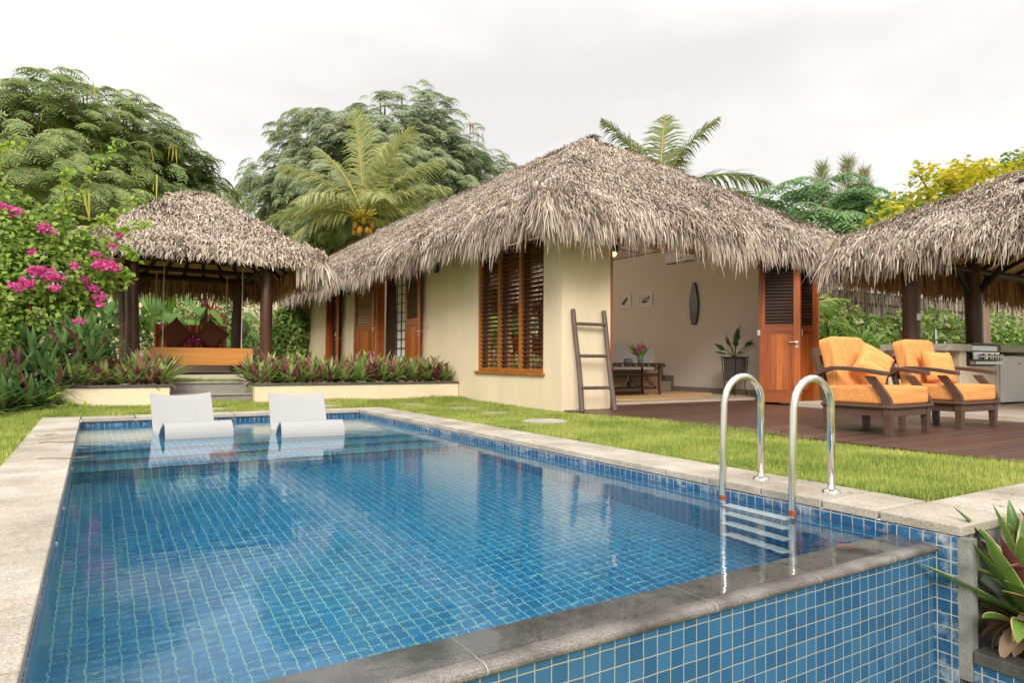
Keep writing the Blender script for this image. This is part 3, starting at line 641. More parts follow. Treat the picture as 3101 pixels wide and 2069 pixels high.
def door_leaf(parent, w, h, name='door', side=1, louv_dark=True, handle='lever', loc=(0, 0, 0), rz=0, hinge=True, label=None):
    """leaf in its own plane: x along the width, y the thickness, z up; louvred upper half, panelled lower half"""
    T = .042; st = .115; mid = h*.505
    b = MB()
    b.box(0, st, -T/2, T/2, 0, h); b.box(w-st, w, -T/2, T/2, 0, h)
    fr = b.build(name, MT['red_wood'], parent, bevel=.003); fr.location = loc; fr.rotation_euler = (0, 0, rz)
    if label: fr['label'] = label
    for za, zb_ in ((0, .24), (mid-.12, mid+.06), (h-.13, h)):
        r = MB(); r.box(st, w-st, -T/2+.001, T/2-.001, za, zb_); r.build('rail', MT['red_wood_h'], fr, bevel=.003)
    n = 5; pn = MB(); ww = (w-2*st)/n
    for i in range(n): pn.box(st+i*ww, st+(i+1)*ww-.0015, -.012, .012, .24, mid-.12)
    pn.build('panel', MT['red_wood'], fr)
    lv = MB(); z = mid+.09
    while z < h-.15:
        lv.obox((w/2, 0, z), (w-2*st, .009, .036), Matrix.Rotation(.95*side, 3, 'X')); z += .062
    lv.build('louvre', MT['slat_wood'] if louv_dark else MT['red_wood_h'], fr)
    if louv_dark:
        bk = MB(); bk.box(st, w-st, side*.0185, side*.0205, mid+.06, h-.13); bk.build('louvre_gap_shade', MT['black'], fr)  # black sheet paints in the shade between the slats
    if handle:
        hx = w-.06 if handle != 'left' else .06; s_ = -1 if handle != 'left' else 1
        hb = MB(); zz = h*.405
        for sd in (-1, 1):
            hb.tube([(hx, sd*T/2, zz), (hx, sd*(T/2+.05), zz), (hx+s_*.03, sd*(T/2+.055), zz), (hx+s_*.13, sd*(T/2+.05), zz)], .010, 8)
            hb.tube([(hx, sd*(T/2), zz), (hx, sd*(T/2+.010), zz)], .026, 14); hb.tube([(hx, sd*T/2, zz-.085), (hx, sd*(T/2+.010), zz-.085)], .024, 14)
        hb.build('handle', MT['steel'], fr, smooth=False)
    if hinge:
        for z in (.22, h*.47, h-.25):
            hb = MB(); x = 0 if handle != 'left' else w; hb.obox((x, -T/2-.003, z), (.05, .006, .10)); hb.tube([(x, -T/2-.008, z-.055), (x, -T/2-.008, z+.055)], .008, 8)
            hb.build('hinge', MT['steel'], fr)
    return fr
def leaf_between(a, b_, z0, h, **k):
    a, b_ = Vector((*a, z0)), Vector((*b_, z0)); d = b_-a
    return door_leaf(house, d.length, h, loc=a-Vector(house.location), rz=math.atan2(d.y, d.x), **k)
# folding leaves beside the big opening
leaf_between((10.93, 8.56), (11.34, 7.95), ZD+.012, 2.85, handle='right', side=1)
leaf_between((11.375, 7.97), (11.69, 8.53), ZD+.012, 2.85, handle=None, side=1)
leaf_between((11.73, 8.53), (11.90, 7.93), ZD+.012, 2.85, handle=None, side=1)
b = MB(); b.box(7.242, 7.285, HY-.006, HY+.256, ZD, 2.948); b.box(11.455, 11.498, HY+.03, HY+.256, ZF, 2.948); b.box(7.285, 11.455, HY-.006, HY+.256, 2.90, 2.948)
b.build('door_frame', MT['red_wood'], house, world=True, bevel=.004)
# doors of the long wall: two leaves folded back beside the middle opening, one ajar at the far end
ZB = .50
leaf_between((HX-.055, 18.42), (HX-.055, 16.86), ZB, 2.55, handle='left', side=1, louv_dark=False)
leaf_between((HX-.04, 14.78), (HX-.16, 13.72), ZB, 2.55, handle='right', side=1, hinge=False)
leaf_between((HX-.01, 20.25), (HX-.22, 19.42), ZB, 2.45, handle='right', side=1)
for y0, y1, zt in ((14.80, 16.82, 3.03), (20.18, 21.37, 2.96)):
    b = MB(); b.box(HX-.012, HX+.19, y0, y0+.07, ZB, zt); b.box(HX-.012, HX+.19, y1-.07, y1, ZB, zt); b.box(HX-.012, HX+.19, y0+.07, y1-.07, zt-.07, zt)
    b.build('door_frame', MT['red_wood'], house, world=True, bevel=.004)
b = MB(); b.box(HX+.30, HX+.32, 14.9, 16.15, ZB, 3.0); sc = b.build('paper_screen', MT['white_in'], house, world=True)
b = MB()
for y in np.linspace(14.9, 16.13, 5): b.box(HX+.275, HX+.298, y, y+.02, ZB, 3.0)
for z in np.linspace(ZB, 2.98, 12): b.box(HX+.272, HX+.2755, 14.9, 16.15, z, z+.02)
gs = b.build('screen_lattice', MT['dark_wood'], sc); gs.data.transform(Matrix.Translation(-Vector(house.location)))
b = MB(); b.box(HX+.22, HX+.27, 16.15, 16.72, ZB, 3.0); b.build('dark_curtain_gap', MT['dark_wood'], house, world=True)
b = MB(); b.box(HX+.19, HX+.21, 20.25, 21.3, ZB, 2.9); b.build('dark_curtain_gap', MT['dark_wood'], house, world=True)  # dark sheet painting the shaded gap of the far doorway, no cloth here
# door stays on the wall
for y, z in ((13.62, 1.62), (19.36, 1.55)):
    b = MB(); b.tube([(HX, y, z), (HX-.09, y, z), (HX-.15, y+.03, z)], .007, 6); b.tube([(HX, y, z), (HX-.006, y, z)], .022, 12); b.build('door_stay', MT['steel'], house, world=True)
# small cylinder lights on the walls
def wall_light(x, y, z, lab, d=(-1, 0)):
    o = thing('wall_light', lab, 'wall light', (x+d[0]*.06, y+d[1]*.06, z), group='cylinder wall lights')
    b = MB(); b.lathe([(.04, -.09), (.045, -.085), (.045, .085), (.04, .09)], n=20); b.build('lamp_body', MT['cap'], o, smooth=False)
    b = MB(); b.obox((-d[0]*.045, -d[1]*.045, 0), (.04 if d[0] else .05, .04 if d[1] else .05, .06)); b.build('bracket', MT['black'], o)
wall_light(6.76, HY, 2.80, 'small grey cylinder light on the house wall above the bamboo ladder', (0, -1))
wall_light(HX, 13.1, 2.86, 'small grey cylinder light on the wall between louvred window and open doors')
wall_light(HX, 18.95, 2.86, 'small grey cylinder light on the wall between the far two doorways')

# ------------------------------------------------------------------ things inside the room
def build_table():
    o = thing('coffee_table', 'low coffee table of dark lashed bamboo on the sisal rug', 'table', (9.2, 10.35, ZF))
    b = MB()
    for i, y in enumerate(np.linspace(-.27, .27, 10)): b.tube([(-.72, y, .64), (.66, y, .64)], .028, 8)
    for y in (-.3, .3): b.tube([(-.74, y, .615), (.70, y, .615)], .026, 8)
    for x in (-.72, .66): b.tube([(x, -.32, .635), (x, .32, .635)], .026, 8)
    b.build('top', MT['bamboo_dark'], o)
    for x in (-.66, .60):
        for y in (-.25, .25):
            b = MB(); b.tube([(x+.02*(x > 0), y, 0), (x, y, .12), (x-.02*np.sign(x), y, .40), (x, y, .62)], .024, 8); b.build('leg', MT['bamboo_dark'], o)
    b = MB()
    for y in np.linspace(-.2, .2, 7): b.tube([(-.6, y, .16), (.55, y, .16)], .018, 6)
    b.build('shelf', MT['bamboo_dark'], o)
    b = MB()
    for y in (-.26, .26):
        b.tube([(-.66, y, .44), (.60, y, .44)], .02, 8)
        for sg in (-1, 1):
            c = [(sg*(.60-.36*math.sin(a)), y, .18+.26*(1-math.cos(a))) for a in np.linspace(0, PI/2, 7)]
            b.tube(c, .012, 6)
    b.build('brace', MT['bamboo_dark'], o)
    b = MB()
    for x in np.linspace(-.6, .6, 8):
        for y in (-.3, -.21): b.tube([(x+RNG.uniform(-.05, .05), y, .64-(y < -.29)*.025), (x+.012, y, .64-(y < -.29)*.025)], .0295, 8)
    b.build('bamboo_node', MT['bamboo_node'], o)
build_table()
b = MB(); n = 48; th = np.arange(n)*2*PI/n; R_ = Matrix.Rotation(.18, 3, 'Z')
pts = [R_ @ Vector((1.75*math.copysign(abs(math.cos(a))**.7, math.cos(a)), 1.0*math.copysign(abs(math.sin(a))**.7, math.sin(a)), 0)) for a in th]
V = [(p.x, p.y, 0) for p in pts]+[(p.x, p.y, .014+(.03 if p.x > 1.6 else 0)) for p in pts]+[(0, 0, .014)]
b.add(V, [(i, (i+1) % n, n+(i+1) % n, n+i) for i in range(n)]+[(n+i, n+(i+1) % n, 2*n) for i in range(n)])
o = b.build('rug', MT['rug']); o.location = (9.35, 10.15, ZF+.002); tag(o, 'golden woven sisal rug on the stone floor of the open room', 'rug')
def vase():
    o = thing('flower_vase', 'vase of pink ginger flowers and green leaves on the bamboo coffee table', 'vase', (9.42, 10.25, ZF+.668))
    b = MB(); b.lathe([(.045, 0), (.055, .01), (.06, .10), (.055, .16), (.05, .16)], n=20); b.build('vase_body', simple('glass_vase', (.16, .25, .12), (.08, .16, .05), 10, rough=.1), o)
    n = 26; a = RNG.uniform(0, 2*PI, n); T = unit(np.c_[np.cos(a)*.55, np.sin(a)*.55, RNG.uniform(.3, 1.3, n)])
    V, F = leaves(np.zeros((n, 3))+[0, 0, .12], T, rnd_dirs(n)+[0, 0, 1], RNG.uniform(.2, .42, n), RNG.uniform(.03, .07, n)); np_obj('foliage', V, F, MT['tropic'], o)
    for px, py, pz in ((-.13, -.05, .25), (-.08, -.1, .30), (.11, 0, .31), (.0, .08, .27)):
        n = 30; V, F = leaves(np.zeros((n, 3))+[px, py, pz], unit(rnd_dirs(n)+[0, 0, .3]), rnd_dirs(n), .075, .025); np_obj('blossom', V, F, MT['pink'], o)
vase()
b = MB(); b.lathe([(.0, 0), (.085, 0), (.09, .02), (.09, .07), (.07, .085), (.03, .09), (.0, .105)], n=24)
o = b.build('lidded_box', simple('slate_box', (.12, .13, .14), rough=.6)); o.location = (9.12, 10.28, ZF+.667); tag(o, 'round dark slate lidded box on the coffee table beside the flowers', 'box')
b = MB(); b.lathe([(.10, 0), (.11, .01), (.11, .09), (.10, .10), (.085, .09), (.085, .012)], n=20)
for a in np.linspace(0, 2*PI, 9)[:-1]: b.tube([(.112*math.cos(a), .112*math.sin(a), .01), (.112*math.cos(a+.5), .112*math.sin(a+.5), .09)], .007, 5)
o = b.build('wire_basket', MT['black']); o.location = (9.25, 10.3, ZF+.18); tag(o, 'small dark wire basket on the lower shelf of the coffee table', 'basket')
def sofa():
    o = thing('sofa', 'tan upholstered sofa half hidden behind the bamboo coffee table', 'sofa', (9.0, 11.0, ZF))
    b = MB(); b.box(-1.0, 1.45, -.30, .30, .0, .38); b.build('base', MT['cushion_tan'], o, bevel=.03)
    b = MB(); b.box(-1.0, 1.40, -.30, .20, .385, .52); b.build('seat', MT['cushion_tan'], o, bevel=.04)
    b = MB(); b.box(-1.0, .28, .02, .32, .53, 1.02); b.build('backrest', MT['cushion_tan'], o, bevel=.06, seg=3)
sofa()
b = MB(); b.obox((0, 0, 0), (.42, .14, .42), Matrix.Rotation(-.3, 3, 'X')); m = nt('zebra_cushion')
m_, t, N, Lk = m; wv = N.new('ShaderNodeTexWave'); wv.inputs['Scale'].default_value = 9; wv.inputs['Distortion'].default_value = 5
tc = N.new('ShaderNodeTexCoord'); Lk.new(tc.outputs['Object'], wv.inputs[0]); finish(t, ramp(t, wv.outputs['Fac'], [(.45, (.02, .015, .012)), (.55, (.5, .42, .32))]), .9)
o = b.build('zebra_cushion', m_, bevel=.06, seg=3); o.location = (8.62, 10.85, ZF+.72); tag(o, 'black and cream zebra patterned cushion on the tan sofa', 'cushion')

def pot_plant():
    o = thing('potted_plant', 'dark leafy plant in a woven square pot on a thin metal stand', 'potted plant', (11.42, 9.55, ZF))
    b = MB(); b.obox((0, 0, .57), (.34, .34, .46), taper=.82); b.build('pot', simple('woven_pot', (.10, .085, .075), (.035, .03, .028), 40, rough=.8, bump=.8, bscale=90), o, bevel=.01)
    b = MB(); b.tube([(-.19, -.19, .80), (.19, -.19, .80), (.19, .19, .80), (-.19, .19, .80), (-.19, -.19, .80)], .012, 6)
    b.tube([(-.15, -.15, .33), (.15, -.15, .33), (.15, .15, .33), (-.15, .15, .33), (-.15, -.15, .33)], .010, 6); b.build('stand_ring', MT['bamboo_dark'], o)
    for x in (-1, 1):
        for y in (-1, 1):
            b = MB(); b.tube([(x*.17, y*.17, 0), (x*.14, y*.14, .2), (x*.155, y*.155, .34), (x*.19, y*.19, .83)], .011, 6); b.build('stand_leg', MT['bamboo_dark'], o)
    dirs = [(-1, -.1, .32, .62), (-.8, .3, .7, .5), (-.5, -.5, 1.1, .5), (.0, -.3, 1.6, .66), (.3, .1, 1.5, .6), (.75, -.2, .8, .62), (.45, -.5, .9, .5), (-.2, .4, 1.5, .55), (.1, .5, .9, .5), (.9, .3, .5, .4)]
    st = MB(); P, T, L = [], [], []
    for dx, dy, dz, l in dirs:
        d = Vector((dx, dy, dz)).normalized(); e = d*l*.52; st.tube([(0, 0, .78), (e.x*.4, e.y*.4, .78+e.z*.55), (e.x, e.y, .78+e.z)], [.012, .009, .006], 6)
        P.append((e.x, e.y, .78+e.z)); T.append((d.x, d.y, d.z-.25)); L.append(l*.62)
    st.build('stem', MT['anth'], o)
    V, F = leaves(P, unit(np.array(T)), np.array([[0, -.4, 1.]]*len(P))+RNG.normal(0, .3, (len(P), 3)), np.array(L), np.array(L)*.42, .12); np_obj('foliage', V, F, MT['anth'], o)
pot_plant()
XW = HX1-.2375
def picture(y, z, lab, shapes):
    o = thing('picture_frame', lab, 'picture', (XW, y, z), group='small framed prints on the inside wall')
    b = MB(); w_, h_ = .52, .34
    for a in ((-w_/2, -w_/2+.05, -h_/2, h_/2), (w_/2-.05, w_/2, -h_/2, h_/2), (-w_/2+.05, w_/2-.05, h_/2-.03, h_/2), (-w_/2+.05, w_/2-.05, -h_/2, -h_/2+.03)): b.box(-.03, 0, a[0], a[1], a[2], a[3])
    b.build('frame', MT['white_in'], o, bevel=.002)
    b = MB(); b.box(-.012, -.004, -w_/2+.05, w_/2-.05, -h_/2+.03, h_/2-.03); b.build('print', MT['wall_in'], o)
    for sh in shapes:
        b = MB(); b.prism(sh, 'x', -.0135, -.0125); b.build('motif', simple('print_ink', (.10, .11, .12), rough=.8), o)
picture(13.45, 2.48, 'white framed print of one slanted grey shape on the inside wall', [[(.12, -.06), (.02, -.11), (-.14, .05), (-.10, .09), (-.04, .07)]])
picture(12.67, 2.47, 'white framed print of two grey fish shapes on the inside wall', [[(.14, .03), (-.02, .02), (-.16, .09), (-.14, .0), (.02, -.0)], [(.13, -.03), (.0, -.01), (-.12, -.05), (.0, -.09), (.09, -.09)]])
b = MB(); pr_ = [(-.05, .49), (.05, .49), (.12, .18), (.145, 0), (.12, -.30), (.07, -.49), (-.07, -.49), (-.12, -.30), (-.145, 0), (-.12, .18)]
b.prism(pr_, 'x', -.05, 0); o = b.build('carved_shield', MT['bamboo_dark'], bevel=.02, seg=3); o.location = (XW, 11.02, 2.25); tag(o, 'tall narrow dark carved wooden shield hanging on the inside wall', 'wall carving')
o = thing('air_conditioner', 'white split air conditioner high on the inside wall', 'air conditioner', (XW, 11.3, 3.36))
b = MB(); b.box(-.22, 0, -.47, .47, -.13, .15); b.build('casing', MT['white_in'], o, bevel=.03)
b = MB(); b.box(-.223, -.17, -.42, .42, -.135, -.115); b.box(-.224, -.219, -.12, .08, -.04, -.02); b.build('vent', MT['cap'], o)
m, t, N, Lk = nt('lamp_glow'); e = N.new('ShaderNodeEmission'); e.inputs[0].default_value = (1, .62, .25, 1); e.inputs[1].default_value = 1.7; oo = N.new('ShaderNodeOutputMaterial'); Lk.new(e.outputs[0], oo.inputs[0]); MT['glow'] = m
def fan(x, y, z, lab, rz):
    o = thing('ceiling_fan', lab, 'ceiling fan', (x, y, z), rz, group='ceiling fans with a lit lamp')
    b = MB(); b.lathe([(.02, .45), (.02, .14), (.10, .12), (.13, .05), (.13, -.03), (.09, -.06), (.0, -.06)], n=20); b.build('motor', MT['bamboo_dark'], o)
    for k in range(4):
        a = k*PI/2; b = MB(); b.obox((.48*math.cos(a), .48*math.sin(a), .03), (.72, .17, .012), Matrix.Rotation(a, 3, 'Z') @ Matrix.Rotation(.2, 3, 'X')); b.build('fan_blade', MT['slat_wood'], o)
    b = MB(); b.lathe([(.0, -.15), (.07, -.14), (.10, -.09), (.08, -.065)], n=16); b.build('lamp_shade', MT['glow'], o)
fan(8.75, 10.35, 3.14, 'dark ceiling fan with a lit lamp seen through the big open doorway', .2)
fan(8.15, 14.3, 3.1, 'dark ceiling fan with a lit lamp seen through the louvred window', .5)

tl = thing('table_lamp', 'lit table lamp with a warm shade seen through the right pane of the louvred window', 'lamp', (7.25, 10.9, ZF))
b = MB(); b.lathe([(.0, 0), (.16, 0), (.16, .02), (.03, .05), (.025, 1.05), (.0, 1.05)], n=14); b.build('lamp_base', MT['bamboo_dark'], tl)
b = MB(); b.lathe([(.10, 1.30), (.17, 1.06)], n=20); b.build('lamp_shade', MT['glow'], tl)
for nm, x, y, z, e_ in (('fan_lamp', 8.15, 14.3, 2.86, 32), ('table_lamp_bulb', 7.25, 10.9, ZF+1.18, 9)):
    l = bpy.data.lights.new(nm, 'POINT'); l.energy = e_; l.color = (1, .88, .74); l.shadow_soft_size = .06; lo = bpy.data.objects.new(nm, l); COL.objects.link(lo); lo.location = (x, y, z)
# bamboo towel ladder leaning on the front wall
o = thing('bamboo_ladder', 'grey brown bamboo ladder with three rungs leaning on the cream front wall', 'ladder', (6.75, 8.4, ZD))
def pole(p, q, r0, r1, name, bend=.015):
    b = MB(); p, q = np.array(p), np.array(q); ts = np.linspace(0, 1, 14)
    b.tube([p+(q-p)*s+np.array([bend*math.sin(s*5), 0, 0]) for s in ts], [r0+(r1-r0)*s+.0022*(int(s*13) % 3 == 0) for s in ts], 12); b.build(name, MT['ladder_wood'], o, smooth=False)
pole((-.36, -.14, 0), (-.30, .155, 1.60), .043, .036, 'side_rail'); pole((.235, -.22, 0), (.30, .155, 1.60), .043, .036, 'side_rail', -.012)
for z, xa, xb, y in ((.36, -.345, .25, -.105), (.86, -.325, .27, .0), (1.37, -.31, .285, .10)): pole((xa, y, z), (xb, y-.02, z+.0), .026, .025, 'rung', .003)
# ------------------------------------------------------------------ pavilion with the hanging daybed
pav = thing('thatched_pavilion', 'open pavilion with pale shaggy thatch on dark log posts behind the planters', 'pavilion', (1.9, 16, ZT))
hip_roof(pav, -.42, 4.04, 13.75, 18.5, [(0, 2.80), (.06, 2.93), (.22, 3.08), (.6, 3.30), (1.0, 3.60), (1.75, 4.22), (2.05, 4.38), (2.23, 4.42)], MT['thatch_pav'],
    {'S': 1.5, 'W': .9, 'E': 1.0, 'N': .3}, 1250, [(.0, .12, .03, .11, .3), (.03, .3, .08, .18, .5), (.12, .5, .12, .24, .8)], fr_n=230, wid=(.014, .04), ln=(.07, .19), curl=.08, jit=.8, under=False)
# long drooping corners and sheltered straw hanging at the back
def hang(parent, pts_fn, n, l0, l1, mat, wid=(.016, .04), name='hanging_thatch', out=.15):
    P = pts_fn(n); n = len(P); a = RNG.uniform(0, 2*PI, n)
    T = unit(np.c_[np.cos(a)*out*RNG.uniform(0, 1, n), np.sin(a)*out*RNG.uniform(0, 1, n), -np.ones(n)])
    V, F = blades(P, T, unit(np.c_[np.cos(a*1.7), np.sin(a*1.7), np.zeros(n)]), RNG.uniform(*wid, n), RNG.uniform(l0, l1, n), RNG.uniform(-.03, .05, n), 0, tip=.2)
    return np_obj(name, V, F, mat, parent, world=True)
def row(x0, x1, y0, y1, z, sp=.05):
    def f(n):
        q = RNG.uniform(0, 1, n); return np.c_[x0+(x1-x0)*q+RNG.normal(0, sp, n), y0+(y1-y0)*q+RNG.normal(0, sp, n), z+RNG.normal(0, .04, n)]
    return f
hang(pav, row(-.2, 3.9, 18.3, 18.3, 2.98), 1900, .40, .78, MT['thatch_brown'])
hang(pav, row(3.85, 3.85, 15.0, 18.4, 2.86), 1100, .22, .5, MT['thatch_brown'])
hang(pav, row(-.32, -.32, 14.0, 18.4, 2.84), 700, .2, .46, MT['thatch_brown'])
hang(pav, row(3.5, 3.98, 13.8, 13.8, 2.82), 340, .25, .5, MT['thatch_pav'], (.018, .045)); hang(pav, row(3.96, 3.96, 13.8, 14.8, 2.84), 420, .25, .52, MT['thatch_pav'], (.018, .045))
hang(pav, row(-.42, .1, 13.8, 13.8, 2.84), 300, .2, .44, MT['thatch_pav'], (.018, .045)); hang(pav, row(-.40, -.40, 13.8, 15, 2.84), 300, .2, .44, MT['thatch_pav'], (.018, .045))
b = MB(); V = []
for d, z in ((.06, 2.86), (.5, 3.02), (1.9, 4.2)): V += [(-.42+d, 13.75+d, z), (4.04-d, 13.75+d, z), (4.04-d, 18.5-d, z), (-.42+d, 18.5-d, z)]
b.add(V, [(4*i+j, 4*i+(j+1) % 4, 4*i+4+(j+1) % 4, 4*i+4+j) for i in range(2) for j in range(4)]+[(8, 9, 10, 11)]); b.build('ceiling_matting', MT['matting'], pav, world=True)
PPX, PPY = (.565, 2.98), (14.35, 17.75)
def log_post(parent, x, y, z0, z1, r0, r1, k=0.):
    b = MB(); s = np.linspace(0, 1, 12)
    b.tube(np.c_[x+.018*np.sin(s*5+k), y+.015*np.cos(s*4+k), z0+(z1-z0)*s], r0+(r1-r0)*s+.006*np.sin(s*9+k), 18); b.build('post', MT['post_wood'], parent, world=True, smooth=True)
for i, x in enumerate(PPX):
    for j, y in enumerate(PPY): log_post(pav, x, y, ZT, 2.86, .125, .112, i*2+j)
log_post(pav, 2.45, 19.6, ZT, 2.5, .10, .09, 3)
b = MB()
for y in PPY: b.tube([(.2, y, 2.80), (3.35, y, 2.80)], .062, 10)
for x in PPX: b.tube([(x, 14.1, 2.74), (x, 18.1, 2.74)], .055, 10)
b.tube([(.25, 16.05, 2.80), (3.3, 16.05, 2.80)], .055, 10)
b.build('beam', MT['beam'], pav, world=True)
for i in range(7):
    x = .45+i*.45; b = MB(); b.tube([(x, 18.3, 2.82), (x+(1.98-x)*.6, 16.9, 3.72)], .04, 8); b.build('rafter', MT['beam'], pav, world=True)
for i in range(6):
    y = 14.3+i*.75; b = MB(); b.tube([(3.72, y, 2.84), (2.6, y+(16.1-y)*.5, 3.75)], .04, 8); b.build('rafter', MT['beam'], pav, world=True)
b = MB(); b.box(.25, 3.35, 14.05, 18.1, ZT-.02, .575); b.build('floor_slab', MT['pergola_floor'], pav, world=True, bevel=.01)
b = MB(); b.box(.5, 3.05, 17.9, 18.05, .60, .80); b.build('floor_kerb', MT['counter_wall'], pav, world=True)

bed = thing('hanging_daybed', 'wooden daybed swing hung on ropes inside the thatched pavilion', 'swing bed', (1.83, 15.6, .76))
b = MB(); b.box(-.93, .93, -1.03, -.97, .0, .345); b.build('front_board', MT['bed_wood'], bed, bevel=.008)
b = MB(); b.box(-.93, -.87, -.968, 1.0, .0, .30); b.box(.87, .93, -.968, 1.0, .0, .30); b.box(-.868, .868, .95, 1.0, .0, .30); b.build('side_board', MT['bed_wood'], bed, bevel=.008)
b = MB(); b.box(-.86, .86, -.96, .94, .04, .34); b.build('mattress', MT['brown_fabric'], bed, bevel=.04, seg=3)
m, t, N, Lk = nt('striped_fabric')
tc = N.new('ShaderNodeTexCoord'); sp = N.new('ShaderNodeSeparateXYZ'); Lk.new(tc.outputs['Object'], sp.inputs[0])
fr_ = mth(t, 'FRACT', mth(t, 'MULTIPLY', sp.outputs[0], 4.2)); r = N.new('ShaderNodeValToRGB'); r.color_ramp.interpolation = 'CONSTANT'
st = [(0, (.16, .035, .015)), (.18, (.55, .07, .02)), (.34, (.60, .26, .06)), (.44, (.22, .06, .02)), (.60, (.52, .13, .03)), (.72, (.45, .30, .14)), (.80, (.40, .04, .015))]
while len(r.color_ramp.elements) < len(st): r.color_ramp.elements.new(.5)
for e, (p_, c) in zip(r.color_ramp.elements, st): e.position = p_; e.color = (*c, 1)
Lk.new(fr_, r.inputs[0]); finish(t, r.outputs[0], .9); MT['stripe'] = m
b = MB(); b.obox((-.02, .86, .60), (1.44, .16, .56), Matrix.Rotation(-.14, 3, 'X')); b.build('backrest', MT['stripe'], bed, bevel=.04, seg=3)
for x, y in ((-.72, -.95), (.72, -.95), (-.72, .95), (.72, .95)):
    b = MB(); b.tube([(x, y, .10), (x, y, .52)], .012, 6); b.tube([(x, y, .50), (x, y, 2.02)], .009, 6); b.build('rope', simple('pale_rope', (.55, .5, .42), (.35, .3, .25), 40), bed)
def pillow_mesh(s, puff, n=12):
    """square throw pillow standing in the x-z plane, pinched corners"""
    u = np.linspace(-1, 1, n); V = []; F = []
    for sg in (-1, 1):
        for i in u:
            for j in u:
                k = 1-.10*(1-abs(i)**2)*(abs(j)**6)-.0; k2 = 1-.10*(1-abs(j)**2)*(abs(i)**6)
                th_ = puff*max(0, (1-i**4))**.6*max(0, (1-j**4))**.6
                V.append((i*k2*s/2, sg*(th_+.004), j*k*s/2))
    m2 = n*n
    for a in range(n-1):
        for c in range(n-1):
            q = (a*n+c, a*n+c+1, (a+1)*n+c+1, (a+1)*n+c); F.append(q); F.append(tuple(m2+x for x in q[::-1]))
    bd = [a for a in range(n)] + [(a+1)*n-1 for a in range(1, n)] + [n*n-1-a for a in range(1, n)] + [(n-1-a)*n for a in range(1, n-1)]
    for a, c in zip(bd, bd[1:]+bd[:1]): F.append((a, c, m2+c, m2+a))
    return V, F
def pillow(name, lab, loc, s, puff, mat, rot):
    b = MB(); b.add(*pillow_mesh(s, puff)); o = b.build(name, mat, smooth=True); o.location = loc; o.rotation_mode = 'YXZ'; o.rotation_euler = rot
    return tag(o, lab, 'pillow')
pillow('throw_pillow', 'brown square pillow set on its corner at the left of the daybed', (1.47, 16.06, 1.42), .54, .10, MT['brown_fabric'], (-.25, PI/4+.05, .06))
pillow('throw_pillow', 'brown square pillow set on its corner at the right of the daybed', (2.18, 16.10, 1.41), .54, .10, MT['brown_fabric'], (-.25, PI/4-.1, -.06))
n = 60; V, F = leaves(np.array([1.83, 16.1, 1.30])+RNG.normal(0, .055, (n, 3))*[1.6, .6, 1], rnd_dirs(n), rnd_dirs(n), .07, .055)
tag(np_obj('flower_bunch', V, F, MT['pink']), 'bunch of magenta flowers lying between the two brown pillows', 'flowers')
b = MB(); b.lathe([(.0, .26), (.12, .24), (.20, .16), (.22, .06), (.22, .0), (.19, -.02), (.19, -.10), (.15, -.22), (.10, -.36), (.06, -.44), (.0, -.46)], n=24, sy=.35)
for a in np.linspace(-.15, .15, 5): b.tube([(a, -.06, .12-abs(a)*.3), (a*.8, -.075, -.08), (a*.4, -.05, -.35)], .012, 5)
for a in np.linspace(.2, PI-.2, 9): b.obox((.19*math.cos(a), -.03, .03+.19*math.sin(a)), (.03, .05, .03))
o = b.build('carved_mask', MT['stone_carve']); o.location = (3.60, 20.9, 1.72); tag(o, 'dark carved stone mask on a slim post behind the pavilion', 'sculpture')
b = MB(); b.tube([(3.6, 20.95, ZT), (3.6, 20.95, 1.5)], .03, 8); q = b.build('stand_pole', MT['stone_carve'], o); q.data.transform(Matrix.Translation(-Vector(o.location)))
# walls behind the pavilion
b = MB(); b.box(-8, HX-.002, 23.6, 23.8, .1, 2.95); tag(b.build('garden_wall', MT['wall']), 'tall cream garden wall joining the far end of the house', 'wall')
b = MB(); b.box(-3.2, 3.05, 19.1, 19.25, ZT, 1.06); b.box(-3.2, 3.05, 19.08, 19.27, 1.062, 1.09); tag(b.build('garden_wall', MT['counter_wall']), 'low cream garden wall right behind the pavilion', 'wall')

# ------------------------------------------------------------------ pergola with the outdoor kitchen
perg = thing('thatched_pergola', 'grey thatched open pergola on thick dark posts above the outdoor kitchen', 'pergola', (14, 4, .2))
hip_roof(perg, 10.55, 18.2, -1.2, 6.9, [(0, 2.62), (.05, 2.78), (.18, 2.93), (.5, 3.15), (2.1, 3.98), (3.80, 5.0)], MT['thatch'],
    {'W': 1.25, 'N': .55, 'S': .1}, 1800, [(.0, .10, .18, .40, .18), (.0, .2, .2, .38, .4), (.1, .4, .2, .36, .75)], fr_n=240, under=False, wid=(.010, .024), ln=(.09, .21), flat=.5)
hang(perg, row(10.55, 10.75, 6.85, 6.85, 2.72), 200, .35, .6, MT['thatch'])
hang(perg, row(10.62, 10.62, 5.0, 6.9, 2.70), 500, .25, .5, MT['thatch'])
hang(perg, row(10.75, 18, 6.72, 6.72, 2.70), 2600, .30, .62, MT['thatch_brown'])
b = MB(); V = []
for d, z in ((.08, 2.70), (.5, 2.88), (3.6, 4.7)): V += [(10.55+d, -1.2+d, z), (18.2-d, -1.2+d, z), (18.2-d, 6.9-d, z), (10.55+d, 6.9-d, z)]
b.add(V, [(4*i+j, 4*i+(j+1) % 4, 4*i+4+(j+1) % 4, 4*i+4+j) for i in range(2) for j in range(4)]+[(8, 9, 10, 11)]); b.build('ceiling_matting', MT['matting'], perg, world=True)
for i, (x, y) in enumerate(((11.65, 6.08), (13.82, 6.08), (17.2, 6.08), (11.65, -.3), (17.2, -.3))): log_post(perg, x, y, .2, 2.75, .15, .135, i*1.3)
